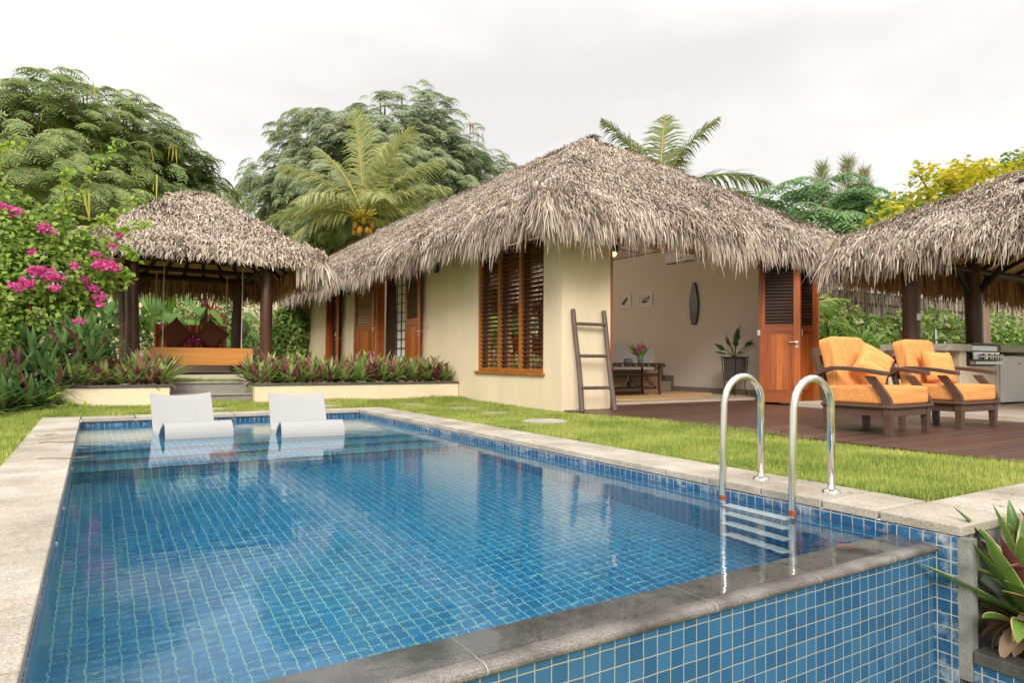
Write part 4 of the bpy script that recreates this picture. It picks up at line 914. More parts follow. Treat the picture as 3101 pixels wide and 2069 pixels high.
b = MB(); b.tube([(10.9, 6.08, 2.62), (17.8, 6.08, 2.62)], .07, 10); b.tube([(11.65, 6.5, 2.66), (11.65, -.9, 2.66)], .07, 10); b.build('beam', MT['beam'], perg, world=True)
for i in range(8):
    x = 12.0+i*.75; b = MB(); b.tube([(x, 6.6, 2.70), (x+.1, 4.6, 3.75)], .045, 8); b.build('rafter', MT['beam'], perg, world=True)
for p, q in (((13.82, 6.08, 2.1), (13.1, 6.08, 2.62)), ((13.82, 6.08, 2.1), (13.82, 5.4, 2.9)), ((13.82, 6.08, 2.05), (14.5, 6.08, 2.62))):
    b = MB(); b.tube([p, q], .05, 8); b.build('brace', MT['beam'], perg, world=True)
b = MB(); b.box(11.575, 11.665, 5.915, 5.945, 1.62, 1.73); b.build('power_socket', MT['white_in'], perg, world=True, bevel=.005)

KX, KY = 11.25, 5.30
kit = thing('kitchen_counter', 'beige outdoor kitchen counter with thick stone worktop under the pergola', 'counter', (13.5, 5.7, .2))
b = MB(); b.box(KX+.10, 11.30+.12, KY+.09, 6.30, .2, 1.098); b.box(11.42, 18, 6.1, 6.30, .2, 1.098)
b.box(11.78, 12.0, KY+.09, 6.098, .2, 1.098); b.box(12.0, 12.98, KY+.09, 6.098, .2, .865); b.box(12.98, 13.11, KY+.09, 6.098, .2, 1.098); b.box(14.3, 18, KY+.09, 6.098, .2, 1.098)
b.build('cabinet', MT['counter_wall'], kit, world=True, bevel=.006)
b = MB(); b.box(KX, 12.0, KY, 6.38, 1.10, 1.215); b.box(12.98, 18, KY, 6.38, 1.10, 1.215); b.box(12.0, 12.98, 6.0, 6.38, 1.10, 1.215); b.build('worktop', MT['counter_top'], kit, world=True, bevel=.01)
b = MB(); b.box(11.78, 13.12, KY+.075, KY+.089, .2, .30); b.build('plinth', MT['skirt'], kit, world=True)
bq = thing('gas_grill', 'stainless steel gas grill with four knobs set into the outdoor counter', 'grill', (12.49, 5.6, .87))
b = MB(); b.box(-.46, .46, -.27, .38, .235, .335); b.build('body', MT['steel_b'], bq, bevel=.01)
b = MB(); b.box(-.46, .46, -.30, .36, .337, .372); b.build('hot_plate', MT['black'], bq, bevel=.004)
b = MB(); b.obox((0, -.29, .16), (.90, .03, .13), Matrix.Rotation(-.15, 3, 'X')); b.build('control_panel', MT['steel_b'], bq, bevel=.004)
b = MB(); b.box(-.48, .48, -.24, -.2, .005, .23); b.build('recess_shade', MT['black'], bq)  # black board standing in for the shade of the hollow below the grill
b = MB(); b.box(-.46, .46, -.34, -.245, .02, .07); b.build('drip_tray', MT['steel_b'], bq, bevel=.004)
for x in (-.20, .0, .18, .34):
    b = MB(); b.tube([(x, -.31, .15), (x, -.36, .145)], .045, 16); b.obox((x, -.372, .145), (.018, .03, .09)); b.build('knob', MT['steel'], bq)
b = MB(); b.tube([(-.80, .1, .347), (-.80, .1, .40), (-.78, .1, .42), (-.54, .1, .42), (-.52, .1, .40), (-.52, .1, .347)], .012, 8); b.build('handle', MT['steel'], bq)
fg = thing('bar_fridge', 'pale grey bar fridge standing in the outdoor kitchen niche', 'fridge', (13.70, 5.68, .2))
b = MB(); b.box(-.56, .56, -.22, .36, .03, .85); b.build('body', MT['fridge'], fg, bevel=.01)
b = MB(); b.box(-.56, .56, -.275, -.225, .035, .84); dr = b.build('door', MT['fridge'], fg, bevel=.012)
b = MB(); b.box(.18, .28, -.279, -.276, .70, .72); b.build('badge', MT['black'], dr)
b = MB(); b.box(-.54, -.50, -.30, -.276, .1, .8); b.build('handle', MT['fridge'], dr, bevel=.008)
ex = thing('fire_extinguisher', 'red fire extinguisher in the niche of the outdoor counter', 'fire extinguisher', (11.50, 5.56, .2))
b = MB(); b.lathe([(.07, .22), (.075, .24), (.075, .72), (.06, .78), (.025, .81), (.0, .81)], n=20); b.build('cylinder', MT['red'], ex, smooth=False)
b = MB(); b.tube([(0, 0, .8), (0, 0, .86)], .02, 8); b.tube([(0, 0, .85), (.08, -.05, .88), (.16, -.06, .86)], .012, 6); b.tube([(0, 0, .83), (.07, 0, .82), (.09, 0, .7), (.085, 0, .45)], .011, 6); b.build('valve', MT['black'], ex)
tp = thing('kitchen_tap', 'tall chrome kitchen tap on the outdoor worktop behind the right armchair', 'tap', (11.98, 5.85, 1.215))
b = MB(); b.tube([(0, 0, 0), (0, 0, .26)], .018, 10); b.tube([(0, 0, .25), (.02, -.02, .262), (.36, -.16, .264)], .013, 8); b.tube([(.03, 0, 0), (.03, 0, .10)], .012, 8); b.build('spout', MT['steel'], tp)

# ------------------------------------------------------------------ armchairs on the deck
def fabric(name, axis, c=((.64, .245, .075), (.69, .295, .095), (.74, .355, .13))):
    st_ = {'x': (.7, 30, 30), 'y': (30, .7, 30), 'z': (30, 30, .7)}[axis]
    m, t, N, Lk = nt(name); f = noise(t, coords(t, st_), 1.6, 2, .5)
    finish(t, ramp(t, f, [(.36, c[0]), (.5, c[1]), (.64, c[2])]), .9, f, .25, .003, spec=.15); return m
MT['or_x'] = fabric('orange_stripe_across', 'x'); MT['or_z'] = fabric('orange_stripe_up', 'z'); MT['or_y'] = fabric('orange_stripe_deep', 'y')
def soft_box(w_, d, h, n=9, e=.16, puff=.02):
    b = bmesh.new(); bmesh.ops.create_cube(b, size=1); bmesh.ops.subdivide_edges(b, edges=b.edges, cuts=n, use_grid_fill=True)
    for v in b.verts:
        q = Vector((v.co.x*2, v.co.y*2, v.co.z*2)); p_ = 15
        l = (abs(q.x)**p_+abs(q.y)**p_+abs(q.z)**p_)**(1/p_); q = q/l if l > 1e-6 else q
        k = 1+puff*(1-abs(q.x))*(1-abs(q.y))*3
        v.co = Vector((q.x*w_/2, q.y*d/2, q.z*h/2*k))
    V = [v.co[:] for v in b.verts]; F = [[v.index for v in f.verts] for f in b.faces]; b.free(); return np.array(V), F
def armchair(lab, loc, rz):
    o = thing('armchair', lab, 'armchair', loc, rz, group='wooden armchairs with orange cushions on the deck')
    W_, D_ = .93, .78; h = W_/2
    for x in (-1, 1):
        for y in (0, 1):
            b = MB(); b.obox((x*(h-.045), .05 if y == 0 else D_-.05, .143), (.09, .085, .286), taper=.74); b.build('leg', MT['chair_wood'], o, bevel=.004)
    b = MB(); b.box(-h+.02, h-.02, .02, .05, .20, .282); b.box(-h+.02, h-.02, D_-.05, D_-.02, .20, .282); b.box(-h+.02, -h+.05, .05, D_-.05, .20, .282); b.box(h-.05, h-.02, .05, D_-.05, .20, .282)
    b.build('apron', MT['chair_wood'], o, bevel=.003)
    b = MB(); b.box(-h-.02, h+.02, -.02, D_+.01, .284, .326); b.build('seat_frame', MT['chair_wood'], o, bevel=.018, seg=3)
    for x in (-1, 1):
        b = MB(); pts = [(.03, .32), (.06, .41), (.12, .50), (.19, .58), (.23, .635)]           # curved arm support
        out = [(p-.045, z) for p, z in pts]+[(p+.055, z) for p, z in pts[::-1]]
        b.prism(out, 'x', x*(h-.02)-.025, x*(h-.02)+.025); b.build('arm_support', MT['chair_wood'], o, bevel=.004)
        b = MB(); n = 14; s = np.linspace(0, 1, n); yy = .04+s*.86; zz = .642+.055*np.sin(s*PI*.8)-.10*np.clip(s-.72, 0, 1)*3.2*s
        V = []; wd = .105-.035*s
        for i in range(n):
            for sx, sz in ((-1, 0), (1, 0), (1, 1), (-1, 1)): V.append((x*(h+.005)+sx*wd[i]/2, yy[i], zz[i]+sz*.046))
        F = [(4*i+j, 4*i+(j+1) % 4, 4*i+4+(j+1) % 4, 4*i+4+j) for i in range(n-1) for j in range(4)]+[(3, 2, 1, 0), (4*n-4, 4*n-3, 4*n-2, 4*n-1)]
        b.add(V, F); b.build('armrest', MT['chair_wood'], o, bevel=.006)
        b = MB(); b.obox((x*(h-.07), D_+.05, .60), (.075, .05, .72), Matrix.Rotation(-.23, 3, 'X')); b.build('back_post', MT['chair_wood'], o, bevel=.005)
    b = MB()
    for z, y in ((.42, .80), (.62, .845), (.82, .895)): b.obox((0, y, z), (W_-.22, .025, .10), Matrix.Rotation(-.23, 3, 'X'))
    b.build('back_slat', MT['chair_wood'], o, bevel=.004)
    V, F = soft_box(W_-.06, .77, .20); b = MB(); b.add(V+[0, .385, .425], F); c = b.build('seat_cushion', MT['or_x'], o, smooth=True)
    V, F = soft_box(W_-.20, .17, .64, puff=0); R_ = np.array(Matrix.Rotation(-.23, 3, 'X')); b = MB(); b.add(V@R_.T+[0, .745, .765], F); b.build('back_cushion', MT['or_z'], o, smooth=True)
    b = MB()
    for x in (-.22, .2): b.tube([(x, .8, .33), (x+.01, .81, .25), (x+.02, .80, .17)], .008, 5)
    b.build('cushion_tie', MT['or_z'], o)
    return o
armchair('brown wooden armchair with orange cushions and a pillow standing on its corner', (7.685, 4.0, ZD), .05)
armchair('brown wooden armchair with orange cushions and an upright pillow, beside the outdoor counter', (9.215, 3.98, ZD), .0)
pillow('throw_pillow', 'orange striped pillow standing on its corner on the left armchair', (7.66, 4.42, ZD+.77), .42, .085, MT['or_x'], (-.40, PI/4-.18, -.40))
pillow('throw_pillow', 'orange striped pillow standing upright on the right armchair', (9.16, 4.44, ZD+.735), .43, .09, MT['or_x'], (-.35, .07, -.35))

# ------------------------------------------------------------------ pool loungers
def lounger(lab, loc, rz):
    o = thing('pool_lounger', lab, 'pool lounger', loc, rz, group='white moulded loungers on the shallow pool shelf')
    hw, T = .355, .028
    c = []
    for a in np.linspace(-2.1, PI*.62, 22): c.append((.185-.165*math.cos(a), .005+.165*math.sin(a)*1.05))   # rolled front end
    c += [(.42, .10), (.56, .015), (.72, -.045), (.90, -.055), (1.02, -.01), (1.12, .07), (1.23, .22), (1.34, .37), (1.40, .455)]
    c = np.array(c); tg = np.gradient(c, axis=0); tg /= np.linalg.norm(tg, axis=1)[:, None]; nr = np.c_[-tg[:, 1], tg[:, 0]]
    nx = 9; xs_ = np.linspace(-hw, hw, nx); V = []; F = []
    k = len(c)
    for sg in (0, 1):
        for i in range(k):
            for x in xs_:
                dip = .022*(1-(x/hw)**2)*(1 if i > 24 else 0)
                top_cut = .028*(1-(x/hw)**2) if i == k-1 else 0
                p_ = c[i]-nr[i]*(T*sg) ; V.append((x, p_[0]+dip*.6, p_[1]-dip*.4-top_cut))
    M_ = k*nx
    for i in range(k-1):
        for j in range(nx-1):
            q = (i*nx+j, i*nx+j+1, (i+1)*nx+j+1, (i+1)*nx+j); F.append(q); F.append(tuple(M_+z for z in q[::-1]))
    for i in range(k-1):
        for j in (0, nx-1): F.append((i*nx+j, (i+1)*nx+j, M_+(i+1)*nx+j, M_+i*nx+j))
    for j in range(nx-1):
        for i in (0, k-1): F.append((i*nx+j, i*nx+j+1, M_+i*nx+j+1, M_+i*nx+j))
    b = MB(); b.add(V, F); b.build('shell', MT['white_plastic'], o, smooth=False, bevel=.004)
    b = MB()
    for x in (-.25, .25): b.box(x-.03, x+.03, .6, .95, -.185, -.08)
    b.build('foot', MT['white_plastic'], o, bevel=.008)
    return o
lounger('white moulded lounger sitting in the shallow water in front of the garden steps', (1.03, 8.28, 0), .05)
lounger('white moulded lounger sitting in the shallow water in front of the long planter', (2.17, 7.82, 0), -.10)

# ------------------------------------------------------------------ pool ladder
la = thing('pool_ladder', 'stainless steel pool ladder with two hooped handrails beside the overflow edge', 'pool ladder', (3.66, 2.745, 0))
for y in (-.255, .255):
    b = MB(); s = 1 if y > 0 else -1
    f_x, b_x, zt = -.19, .19, .63
    ph = [(f_x+.01, y, -.95), (f_x, y, -.3), (f_x, y, .1), (f_x+.015, y, zt)]
    for a in np.linspace(.2, PI-.2, 12): ph.append((-.0+.012-(.182)*math.cos(a), y, zt+.175*math.sin(a)))
    ph += [(b_x, y, zt-.02), (b_x, y, ZC-.03)]
    b.tube(ph, .0225, 16); rl = b.build('handrail', MT['steel'], la, smooth=True)
    b = MB(); b.lathe([(.0, ZC+.022), (.03, ZC+.022), (.052, ZC+.014), (.056, ZC+.001)], c=(b_x, y, 0), n=24); b.build('base_flange', MT['steel'], rl, smooth=False)
    b = MB(); b.lathe([(.0235, .008), (.0242, .011), (.0240, .036), (.0235, .040)], c=(f_x+.0, y, 0), n=18); b.build('rust_ring', MT['rust'], rl)
for z in (-.09, -.34, -.60, -.86):
    b = MB(); b.obox((-.19, 0, z), (.085, .47, .026)); b.build('tread', MT['tread'], la, bevel=.01)
# ------------------------------------------------------------------ vegetation
RGT, FWD, UPV = np.array([.85, -.527, 0]), np.array([.527, .85, 0]), np.array([0, 0, 1.])
def stamp(templates, P, az, tilt_dir, tilt, scale):
    """copies of small leaf clusters as arrays"""
    VV, FF, n0 = [], [], 0
    for i in range(len(P)):
        V, F = templates[i % len(templates)]
        c, s = math.cos(az[i]), math.sin(az[i]); v = V@np.array([[c, s, 0], [-s, c, 0], [0, 0, 1]])
        a = np.array([-math.sin(tilt_dir[i]), math.cos(tilt_dir[i]), 0]); R_ = np.array(Matrix.Rotation(tilt[i], 3, Vector(a)))
        VV.append(v@R_.T*scale[i]+P[i]); FF.append(F+n0); n0 += len(V)
    return np.concatenate(VV), np.concatenate(FF)
def feather_pad(nf=9, L=.5, pairs=6, up=.1):
    VV, FF, n0 = [], [], 0
    for k in range(nf):
        a = 2*PI*k/nf+RNG.uniform(-.3, .3); l = L*RNG.uniform(.75, 1.1); d = np.array([math.cos(a), math.sin(a), 0]); sd = np.array([-math.sin(a), math.cos(a), 0])
        el = RNG.uniform(-.15, .35); s = np.linspace(.12, 1, pairs)
        C = d*(s*l)[:, None] + UPV*(el*s*l - .62*l*s*s + up*.3)[:, None]
        ln = l*.42*np.sin(np.clip(s*.9+.12, 0, 1)*PI)**.6+.04
        for sg in (-1, 1):
            T = unit(sd*sg + d*.35 - UPV*.22 + RNG.normal(0, .1, (pairs, 3)))
            S_ = unit(np.cross(T, UPV)); w_ = (l/pairs*.36)
            V = np.empty((pairs, 4, 3)); V[:, 0] = C - S_*w_; V[:, 1] = C + S_*w_; V[:, 2] = C + T*ln[:, None] + S_*w_*.6 - UPV*.02; V[:, 3] = C + T*ln[:, None] - S_*w_*.6 - UPV*.02
            VV.append(V.reshape(-1, 3)); FF.append(np.arange(pairs*4).reshape(-1, 4)+n0); n0 += pairs*4
    return np.concatenate(VV), np.concatenate(FF)
PADS = [feather_pad(7, .5, 6) for _ in range(6)]
def limb(b, p, q, r0, r1, sag=.25, k=8):
    p, q = np.array(p, float), np.array(q, float); s = np.linspace(0, 1, k)[:, None]
    mid = p*.5+q*.5; mid = mid+np.array([0, 0, -sag*np.linalg.norm(q-p)*.5])*-1*.6+RNG.normal(0, .06*np.linalg.norm(q-p), 3)
    pts = (1-s)**2*p+2*s*(1-s)*mid+s*s*q; b.tube(pts, np.linspace(r0, r1, k), 7, cap=False)
def poinciana(lab, base, fork, cen, rad, n, mat, psc, pods, low=-.25, seed=1, inner=.5, trunk_r=.3, tl=1.0, nl=16, gap=-.55):
    global RNG
    keep, RNG = RNG, np.random.default_rng(seed)
    o = thing('flame_tree', lab, 'tree', base, group=None)
    d = rnd_dirs(n*5); d = d[d[:, 2] > low]; gp = np.sin(d[:, 0]*6.1+seed)*np.sin(d[:, 1]*5.3-seed)+np.sin(d[:, 2]*8.7+d[:, 0]*3+seed*2); d = d[gp > gap][:n]; r = RNG.uniform(inner, 1.0, len(d))**.6
    lump = 1+.10*np.sin(d[:, 0]*5+seed)*np.sin(d[:, 1]*4+2*seed)+.07*np.sin(d[:, 2]*9+d[:, 0]*7)
    P = np.array(cen)+d*np.array(rad)*(r*lump)[:, None]
    az = RNG.uniform(0, 2*PI, len(P)); td = np.arctan2(d[:, 1], d[:, 0])
    V, F = stamp(PADS, P, az, td, tl*.18+.75*tl*np.clip(1-d[:, 2], 0, 1.1)+RNG.normal(0, .14, len(P)), psc*RNG.uniform(.75, 1.35, len(P)))
    np_obj('crown', V, F, mat, o, world=True)
    b = MB(); s = np.linspace(0, 1, 6)[:, None]; p, q = np.array(base, float), np.array(fork, float)
    b.tube(p+(q-p)*s+np.c_[.12*np.sin(s*4), .1*np.cos(s*3)-.1, 0*s], np.linspace(trunk_r, trunk_r*.75, 6), 10)
    idx = RNG.choice(len(P), nl, replace=False)
    for i in idx:
        e = P[i]-np.array([0, 0, .15]); m = q+(e-q)*.45+np.array([0, 0, .12*np.linalg.norm(e-q)])
        limb(b, q, m, trunk_r*.55, trunk_r*.28, .1); limb(b, m, e, trunk_r*.28, .03, .1)
        for j in np.argsort(np.linalg.norm(P-e, axis=1))[2:14:3]: limb(b, m+(e-m)*.4, P[j], trunk_r*.12, .015, .2, 5)
    b.build('trunk', MT['bark'], o, world=True, smooth=True)
    if pods:
        pm, cnt, pl_ = pods; cand = np.where((d[:, 1]*FWD[1]+d[:, 0]*FWD[0] < .25))[0]
        V0 = None
        for i in RNG.choice(cand, min(cnt, len(cand)), replace=False):
            k = RNG.integers(2, 5); B = P[i]+RNG.normal(0, .14, (k, 3))*[1, 1, .3]-FWD*.25
            T = unit(np.c_[RNG.normal(0, .10, (k, 2)), -np.ones(k)])
            V, F = blades(B, T, unit(rnd_dirs(k)*[1, 1, .1]), RNG.uniform(.035, .06, k), RNG.uniform(.6, 1.1, k)*pl_, .03, 0, tip=.4)
            np_obj('pod_cluster', V, F, pm, o, world=True)
    RNG = keep
    return o
poinciana('broad flame tree with hanging yellow pods rising behind the thatched pavilion', (.5, 29, .1), (.5, 28.8, 5.8), (-1.5, 29, 5.9), (7.3, 5.6, 4.7), 2900, MT['poin'], .72, (MT['pod_y'], 60, .8), low=-.12, seed=3, trunk_r=.33)
poinciana('tall flame tree with dry brown pods far behind the coconut palm', (14, 37, .1), (14, 37, 8), (15.2, 37, 9.0), (8.9, 6.5, 7.0), 4600, MT['poin2'], .88, (MT['pod_b'], 55, 1.0), low=-.35, seed=8, inner=.45, trunk_r=.36, nl=26, gap=-1.1)
poinciana('fresh green feathery flame tree between the house roof and the pergola roof', (19.3, 12.5, .1), (19.3, 12.5, 3.2), (19.9, 12.6, 4.6), (4.7, 3.0, 2.0), 210, MT['poin3'], 1.15, None, low=-.1, seed=5, trunk_r=.16, nl=14, tl=.35)

def frond(parent, c, dirv, L, bend, wl=1.05, mat='palm', n=72, droop=.45, yaw=0.):
    c = np.array(c, float); d = unit(np.array(dirv, float)); k = 16; s = np.linspace(0, 1, k)
    hz = unit(np.array([d[0], d[1], 0.])); el = math.asin(d[2]); ang = el-bend*s**1.4
    st = np.concatenate([[0], np.cumsum(np.full(k-1, L/(k-1)))])
    pts = [c]
    for i in range(1, k): pts.append(pts[-1]+(hz*math.cos(ang[i])+UPV*math.sin(ang[i]))*L/(k-1))
    pts = np.array(pts); b = MB(); b.tube(pts, np.linspace(.05, .008, k), 6)
    f = b.build('frond', MT['rachis'], parent, world=True)
    q = np.linspace(.16, .99, n); C = np.stack([np.interp(q, s, pts[:, i]) for i in range(3)], 1)
    A = np.interp(q, s, ang); T0 = hz*np.cos(A)[:, None]+UPV*np.sin(A)[:, None]; sd = unit(np.cross(hz, UPV))
    up = unit(np.cross(sd, T0)); up = np.where(up[:, 2:3] < -.2, -up, up)
    ln = wl*(np.sin(np.clip(q*.92+.10, 0, 1)*PI)**.55)*(L/3.2)+.06
    Vs, Fs, n0 = [], [], 0
    for sg in (-1, 1):
        T = unit(sd*sg*1.0+T0*(.55+.5*q)[:, None]+up*.18-UPV*droop*RNG.uniform(.4, 1.6, (n, 1))+RNG.normal(0, .05, (n, 3)))
        V, F = blades(C, T, up+RNG.normal(0, .15, (n, 3)), RNG.uniform(.034, .05, n)*(L/3.2), ln*RNG.uniform(.85, 1.08, n), .02, ln*.22, tip=.15)
        Vs.append(V); Fs.append(F+n0); n0 += len(V)
    lf = np_obj('leaflet_blade', np.concatenate(Vs)-np.array(parent.location), np.concatenate(Fs), MT[mat], f)
    return f
pc = (10.3, 29.5, 7.35)
palm = thing('coconut_palm', 'coconut palm with golden green fronds and yellow coconuts rising behind the house roof', 'palm tree', (10.3, 29.8, .1))
b = MB(); s = np.linspace(0, 1, 12); b.tube(np.c_[10.3+.1*np.sin(s*3), 29.8-.3*s*s, .1+7.1*s], np.linspace(.2, .14, 12), 12); b.build('trunk', MT['palm_trunk'], palm, world=True, smooth=True)
for r_, u, f_, L, bd in ((-.04, 1.0, -.05, 4.7, .15), (.10, 1, .3, 4.4, .3), (-.36, 1, .1, 4.2, .6), (.30, .95, -.1, 4.6, .55), (-.62, .85, -.15, 4.3, .95), (.62, .9, .0, 4.5, .75), (.80, .62, -.1, 4.2, .8),
                         (.95, .40, -.1, 3.6, 1.0), (-.95, .38, -.1, 4.5, 1.05), (-.75, .1, -.55, 4.1, 1.35), (-.5, .55, -.7, 3.9, 1.3), (.35, .6, -.75, 3.6, 1.3), (.9, -.05, -.35, 3.2, 1.2), (-.25, .75, .7, 4.2, .8), (.4, .7, .7, 4.2, .9), (-.8, .6, .45, 4.2, .9)):
    frond(palm, pc, RGT*r_+UPV*u+FWD*f_, L*1.04, bd)
V0 = None
for k in range(11):
    a = RNG.uniform(-1.9, 1.9); p_ = np.array(pc)+RGT*math.sin(a)*.42-FWD*math.cos(a)*.45+UPV*RNG.uniform(-.75, -.15)
    b = MB(); b.lathe([(.0, -.17), (.08, -.14), (.125, -.03), (.11, .08), (.05, .15), (.0, .16)], c=p_, n=14); b.build('coconut', MT['coconut'], palm, world=True, smooth=True)
n = 110; P = np.array(pc)-FWD*.35+RNG.normal(0, .16, (n, 3)); V, F = blades(P, unit(RNG.normal(0, .5, (n, 3))+[0, 0, .5]-FWD*.3), rnd_dirs(n), .03, RNG.uniform(.3, .7, n), .03, .1); np_obj('flower_stalk', V, F, MT['yellow'], palm, world=True)
palm2 = thing('coconut_palm', 'coconut palm whose frond tips show above the right slope of the house roof', 'palm tree', (19.6, 20.2, .1))
b = MB(); b.tube(np.c_[19.6+.1*np.sin(s*3), 20.2+0*s, .1+7.6*s], np.linspace(.2, .14, 12), 12); b.build('trunk', MT['palm_trunk'], palm2, world=True, smooth=True)
for r_, u, f_, L, bd in ((-.45, 1, .0, 4.1, .5), (.05, 1, .1, 3.9, .35), (.35, 1, -.1, 4.0, .7), (.22, 1, .3, 3.6, .8), (-.2, 1, .3, 3.6, .5), (1, .65, 0, 4.9, 1.05), (1.05, .22, -.1, 5.0, .7), (-.9, .4, 0, 3.6, 1.1), (.5, .4, .7, 4, 1), (-.4, .3, .8, 4, 1)):
    frond(palm2, (19.6, 20.2, 7.7), RGT*r_+UPV*u+FWD*f_, L, bd, wl=.95, mat='palm_d')
for lab, x, y, z in (('thin wispy she-oak tip, leftmost of the three above the feathery tree', 33.3, 22, 11.6), ('tallest wispy she-oak tip above the feathery tree', 35.7, 22, 12.3), ('wispy she-oak tip beside the tallest one above the feathery tree', 37.3, 22, 11.9)):
    o = thing('she_oak', lab, 'tree', (x, y, .1)); b = MB(); b.tube([(x, y, .1), (x+.1, y, z*.6), (x, y, z)], [.18, .10, .015], 7); b.build('trunk', MT['bark'], o, world=True)
    n = 900; h = RNG.uniform(0, 1, n)**.8; a = RNG.uniform(0, 2*PI, n); r = RNG.uniform(0, 1, n)*(.12+.9*(1-h)); P = np.c_[x+np.cos(a)*r, y+np.sin(a)*r, z-4.5*(1-h)]
    T = unit(np.c_[np.cos(a)*.6, np.sin(a)*.6, RNG.uniform(.3, 1.5, n)]); V, F = blades(P, T, rnd_dirs(n), .028, RNG.uniform(.3, .8, n), .03, .05); np_obj('crown', V, F, MT['needle'], o, world=True)

# yellow leaved tree reaching over the pergola roof
yt = thing('yellow_tree', 'tree with round yellow and green leaves reaching over the pergola roof', 'tree', (21.5, 9.2, .1))
b = MB(); b.tube([(21.5, 9.2, .1), (21.4, 9.2, 3), (21.0, 9.1, 4.8)], [.2, .16, .1], 9)
YL = []
def ybr(p, q, k, up=0):
    limb(b, p, q, .05, .012, .1); p, q = np.array(p), np.array(q)
    for s in np.linspace(.55, 1.0, k):
        c = p+(q-p)*s+RNG.normal(0, .10, 3); YL.append((c, up))
def yz(px_, py_, y=9):      # rough world spot for a twig end
    return px_, y, py_
for q, k, up in (((17.7, 9, 5.70), 5, 1), ((18.8, 9, 5.93), 5, 1), ((19.97, 9, 6.2), 6, 1), ((21.2, 9, 6.5), 7, .95), ((22.3, 9, 6.5), 6, .8), ((23.4, 9, 7.0), 8, .35), ((24.5, 9, 7.3), 8, .2), ((19.3, 9, 5.8), 5, .8), ((20.7, 9, 6.0), 5, .7), ((15.75, 9, 4.36), 5, .3), ((16.3, 9, 4.53), 5, .5), ((17.1, 9, 4.96), 6, .6), ((18.1, 9, 5.2), 6, .5), ((19.0, 9, 5.5), 6, .6), ((16.7, 9, 4.6), 5, .2), ((17.5, 9, 4.6), 6, .1), ((18.6, 9, 5.1), 6, .2), ((16.2, 9, 4.1), 5, .1)):
    ybr((q[0]*.62+20.9*.38, 9.1, q[2]-.75), q, k, up)
b.build('trunk', MT['bark'], yt, world=True)
Pg, Py = [], []
for c, up in YL:
    m_ = 30; pts = c+RNG.normal(0, .17, (m_, 3))*[1.3, 1, .8]; (Py if RNG.uniform() < .25+.65*up else Pg).append(pts)
for nm, PP, mat in (('yellow_foliage', Py, 'yellow'), ('foliage', Pg, 'hedge')):
    P = np.concatenate(PP); n = len(P); V, F = leaves(P, unit(rnd_dirs(n)*[1, 1, .5]+[0, 0, -.2]), unit(rnd_dirs(n)*.6+[0, 0, 1]), RNG.uniform(.12, .20, n), RNG.uniform(.11, .17, n), .1); np_obj(nm, V, F, MT[mat], yt, world=True)

def leafmass(name, lab, cat, blobs, n, L, mat, ratio=.75, parent=None, hang_=.5, kind=None, seed=2):
    """leaves on and in a union of ellipsoid clumps; blobs: (x,y,z,rx,ry,rz)"""
    B = np.array(blobs); wgt = (B[:, 3]*B[:, 5]+B[:, 3]*B[:, 4]); i = RNG.choice(len(B), n, p=wgt/wgt.sum())
    d = rnd_dirs(n); r = RNG.uniform(.35, 1.06, n)**.5; P = B[i, :3]+d*B[i, 3:]*r[:, None]
    T = unit(d*.6+rnd_dirs(n)*.6+np.array([0, 0, -hang_])); Nn = unit(d+rnd_dirs(n)*.5+[0, 0, .5])
    ll = RNG.uniform(.65, 1.2, n)*L; V, F = leaves(P, T, Nn, ll, ll*ratio, .12)
    o = np_obj(name, V, F, MT[mat], parent, world=parent is not None)
    if lab: tag(o, lab, cat, kind=kind)
    return o
bo = thing('bougainvillea', 'big bougainvillea bush with magenta flowers and arching shoots left of the pavilion', 'bush', (-.9, 12.9, .3))
blobs = [(-.75, 13.2, 2.75, .75, .5, .42), (-1.35, 13.0, 2.7, .7, .5, .6), (-.25, 13.2, 2.6, .42, .4, .33), (-.05, 13.1, 2.25, .34, .35, .30), (-.7, 12.9, 2.2, .8, .5, .5), (-1.4, 12.8, 1.9, .6, .5, .6), (-.2, 13.0, 1.98, .33, .3, .25), (-.9, 12.75, 1.65, .55, .4, .4), (-1.25, 12.6, 1.25, .4, .35, .42), (-.35, 12.9, 1.75, .35, .3, .22), (-.9, 13.5, 3.2, .5, .4, .25), (-1.4, 13.4, 3.4, .4, .4, .3), (.12, 13.05, 2.15, .2, .25, .16)]
leafmass('foliage', None, None, blobs, 9500, .10, 'boug', .82, bo)
b = MB(); SH = []
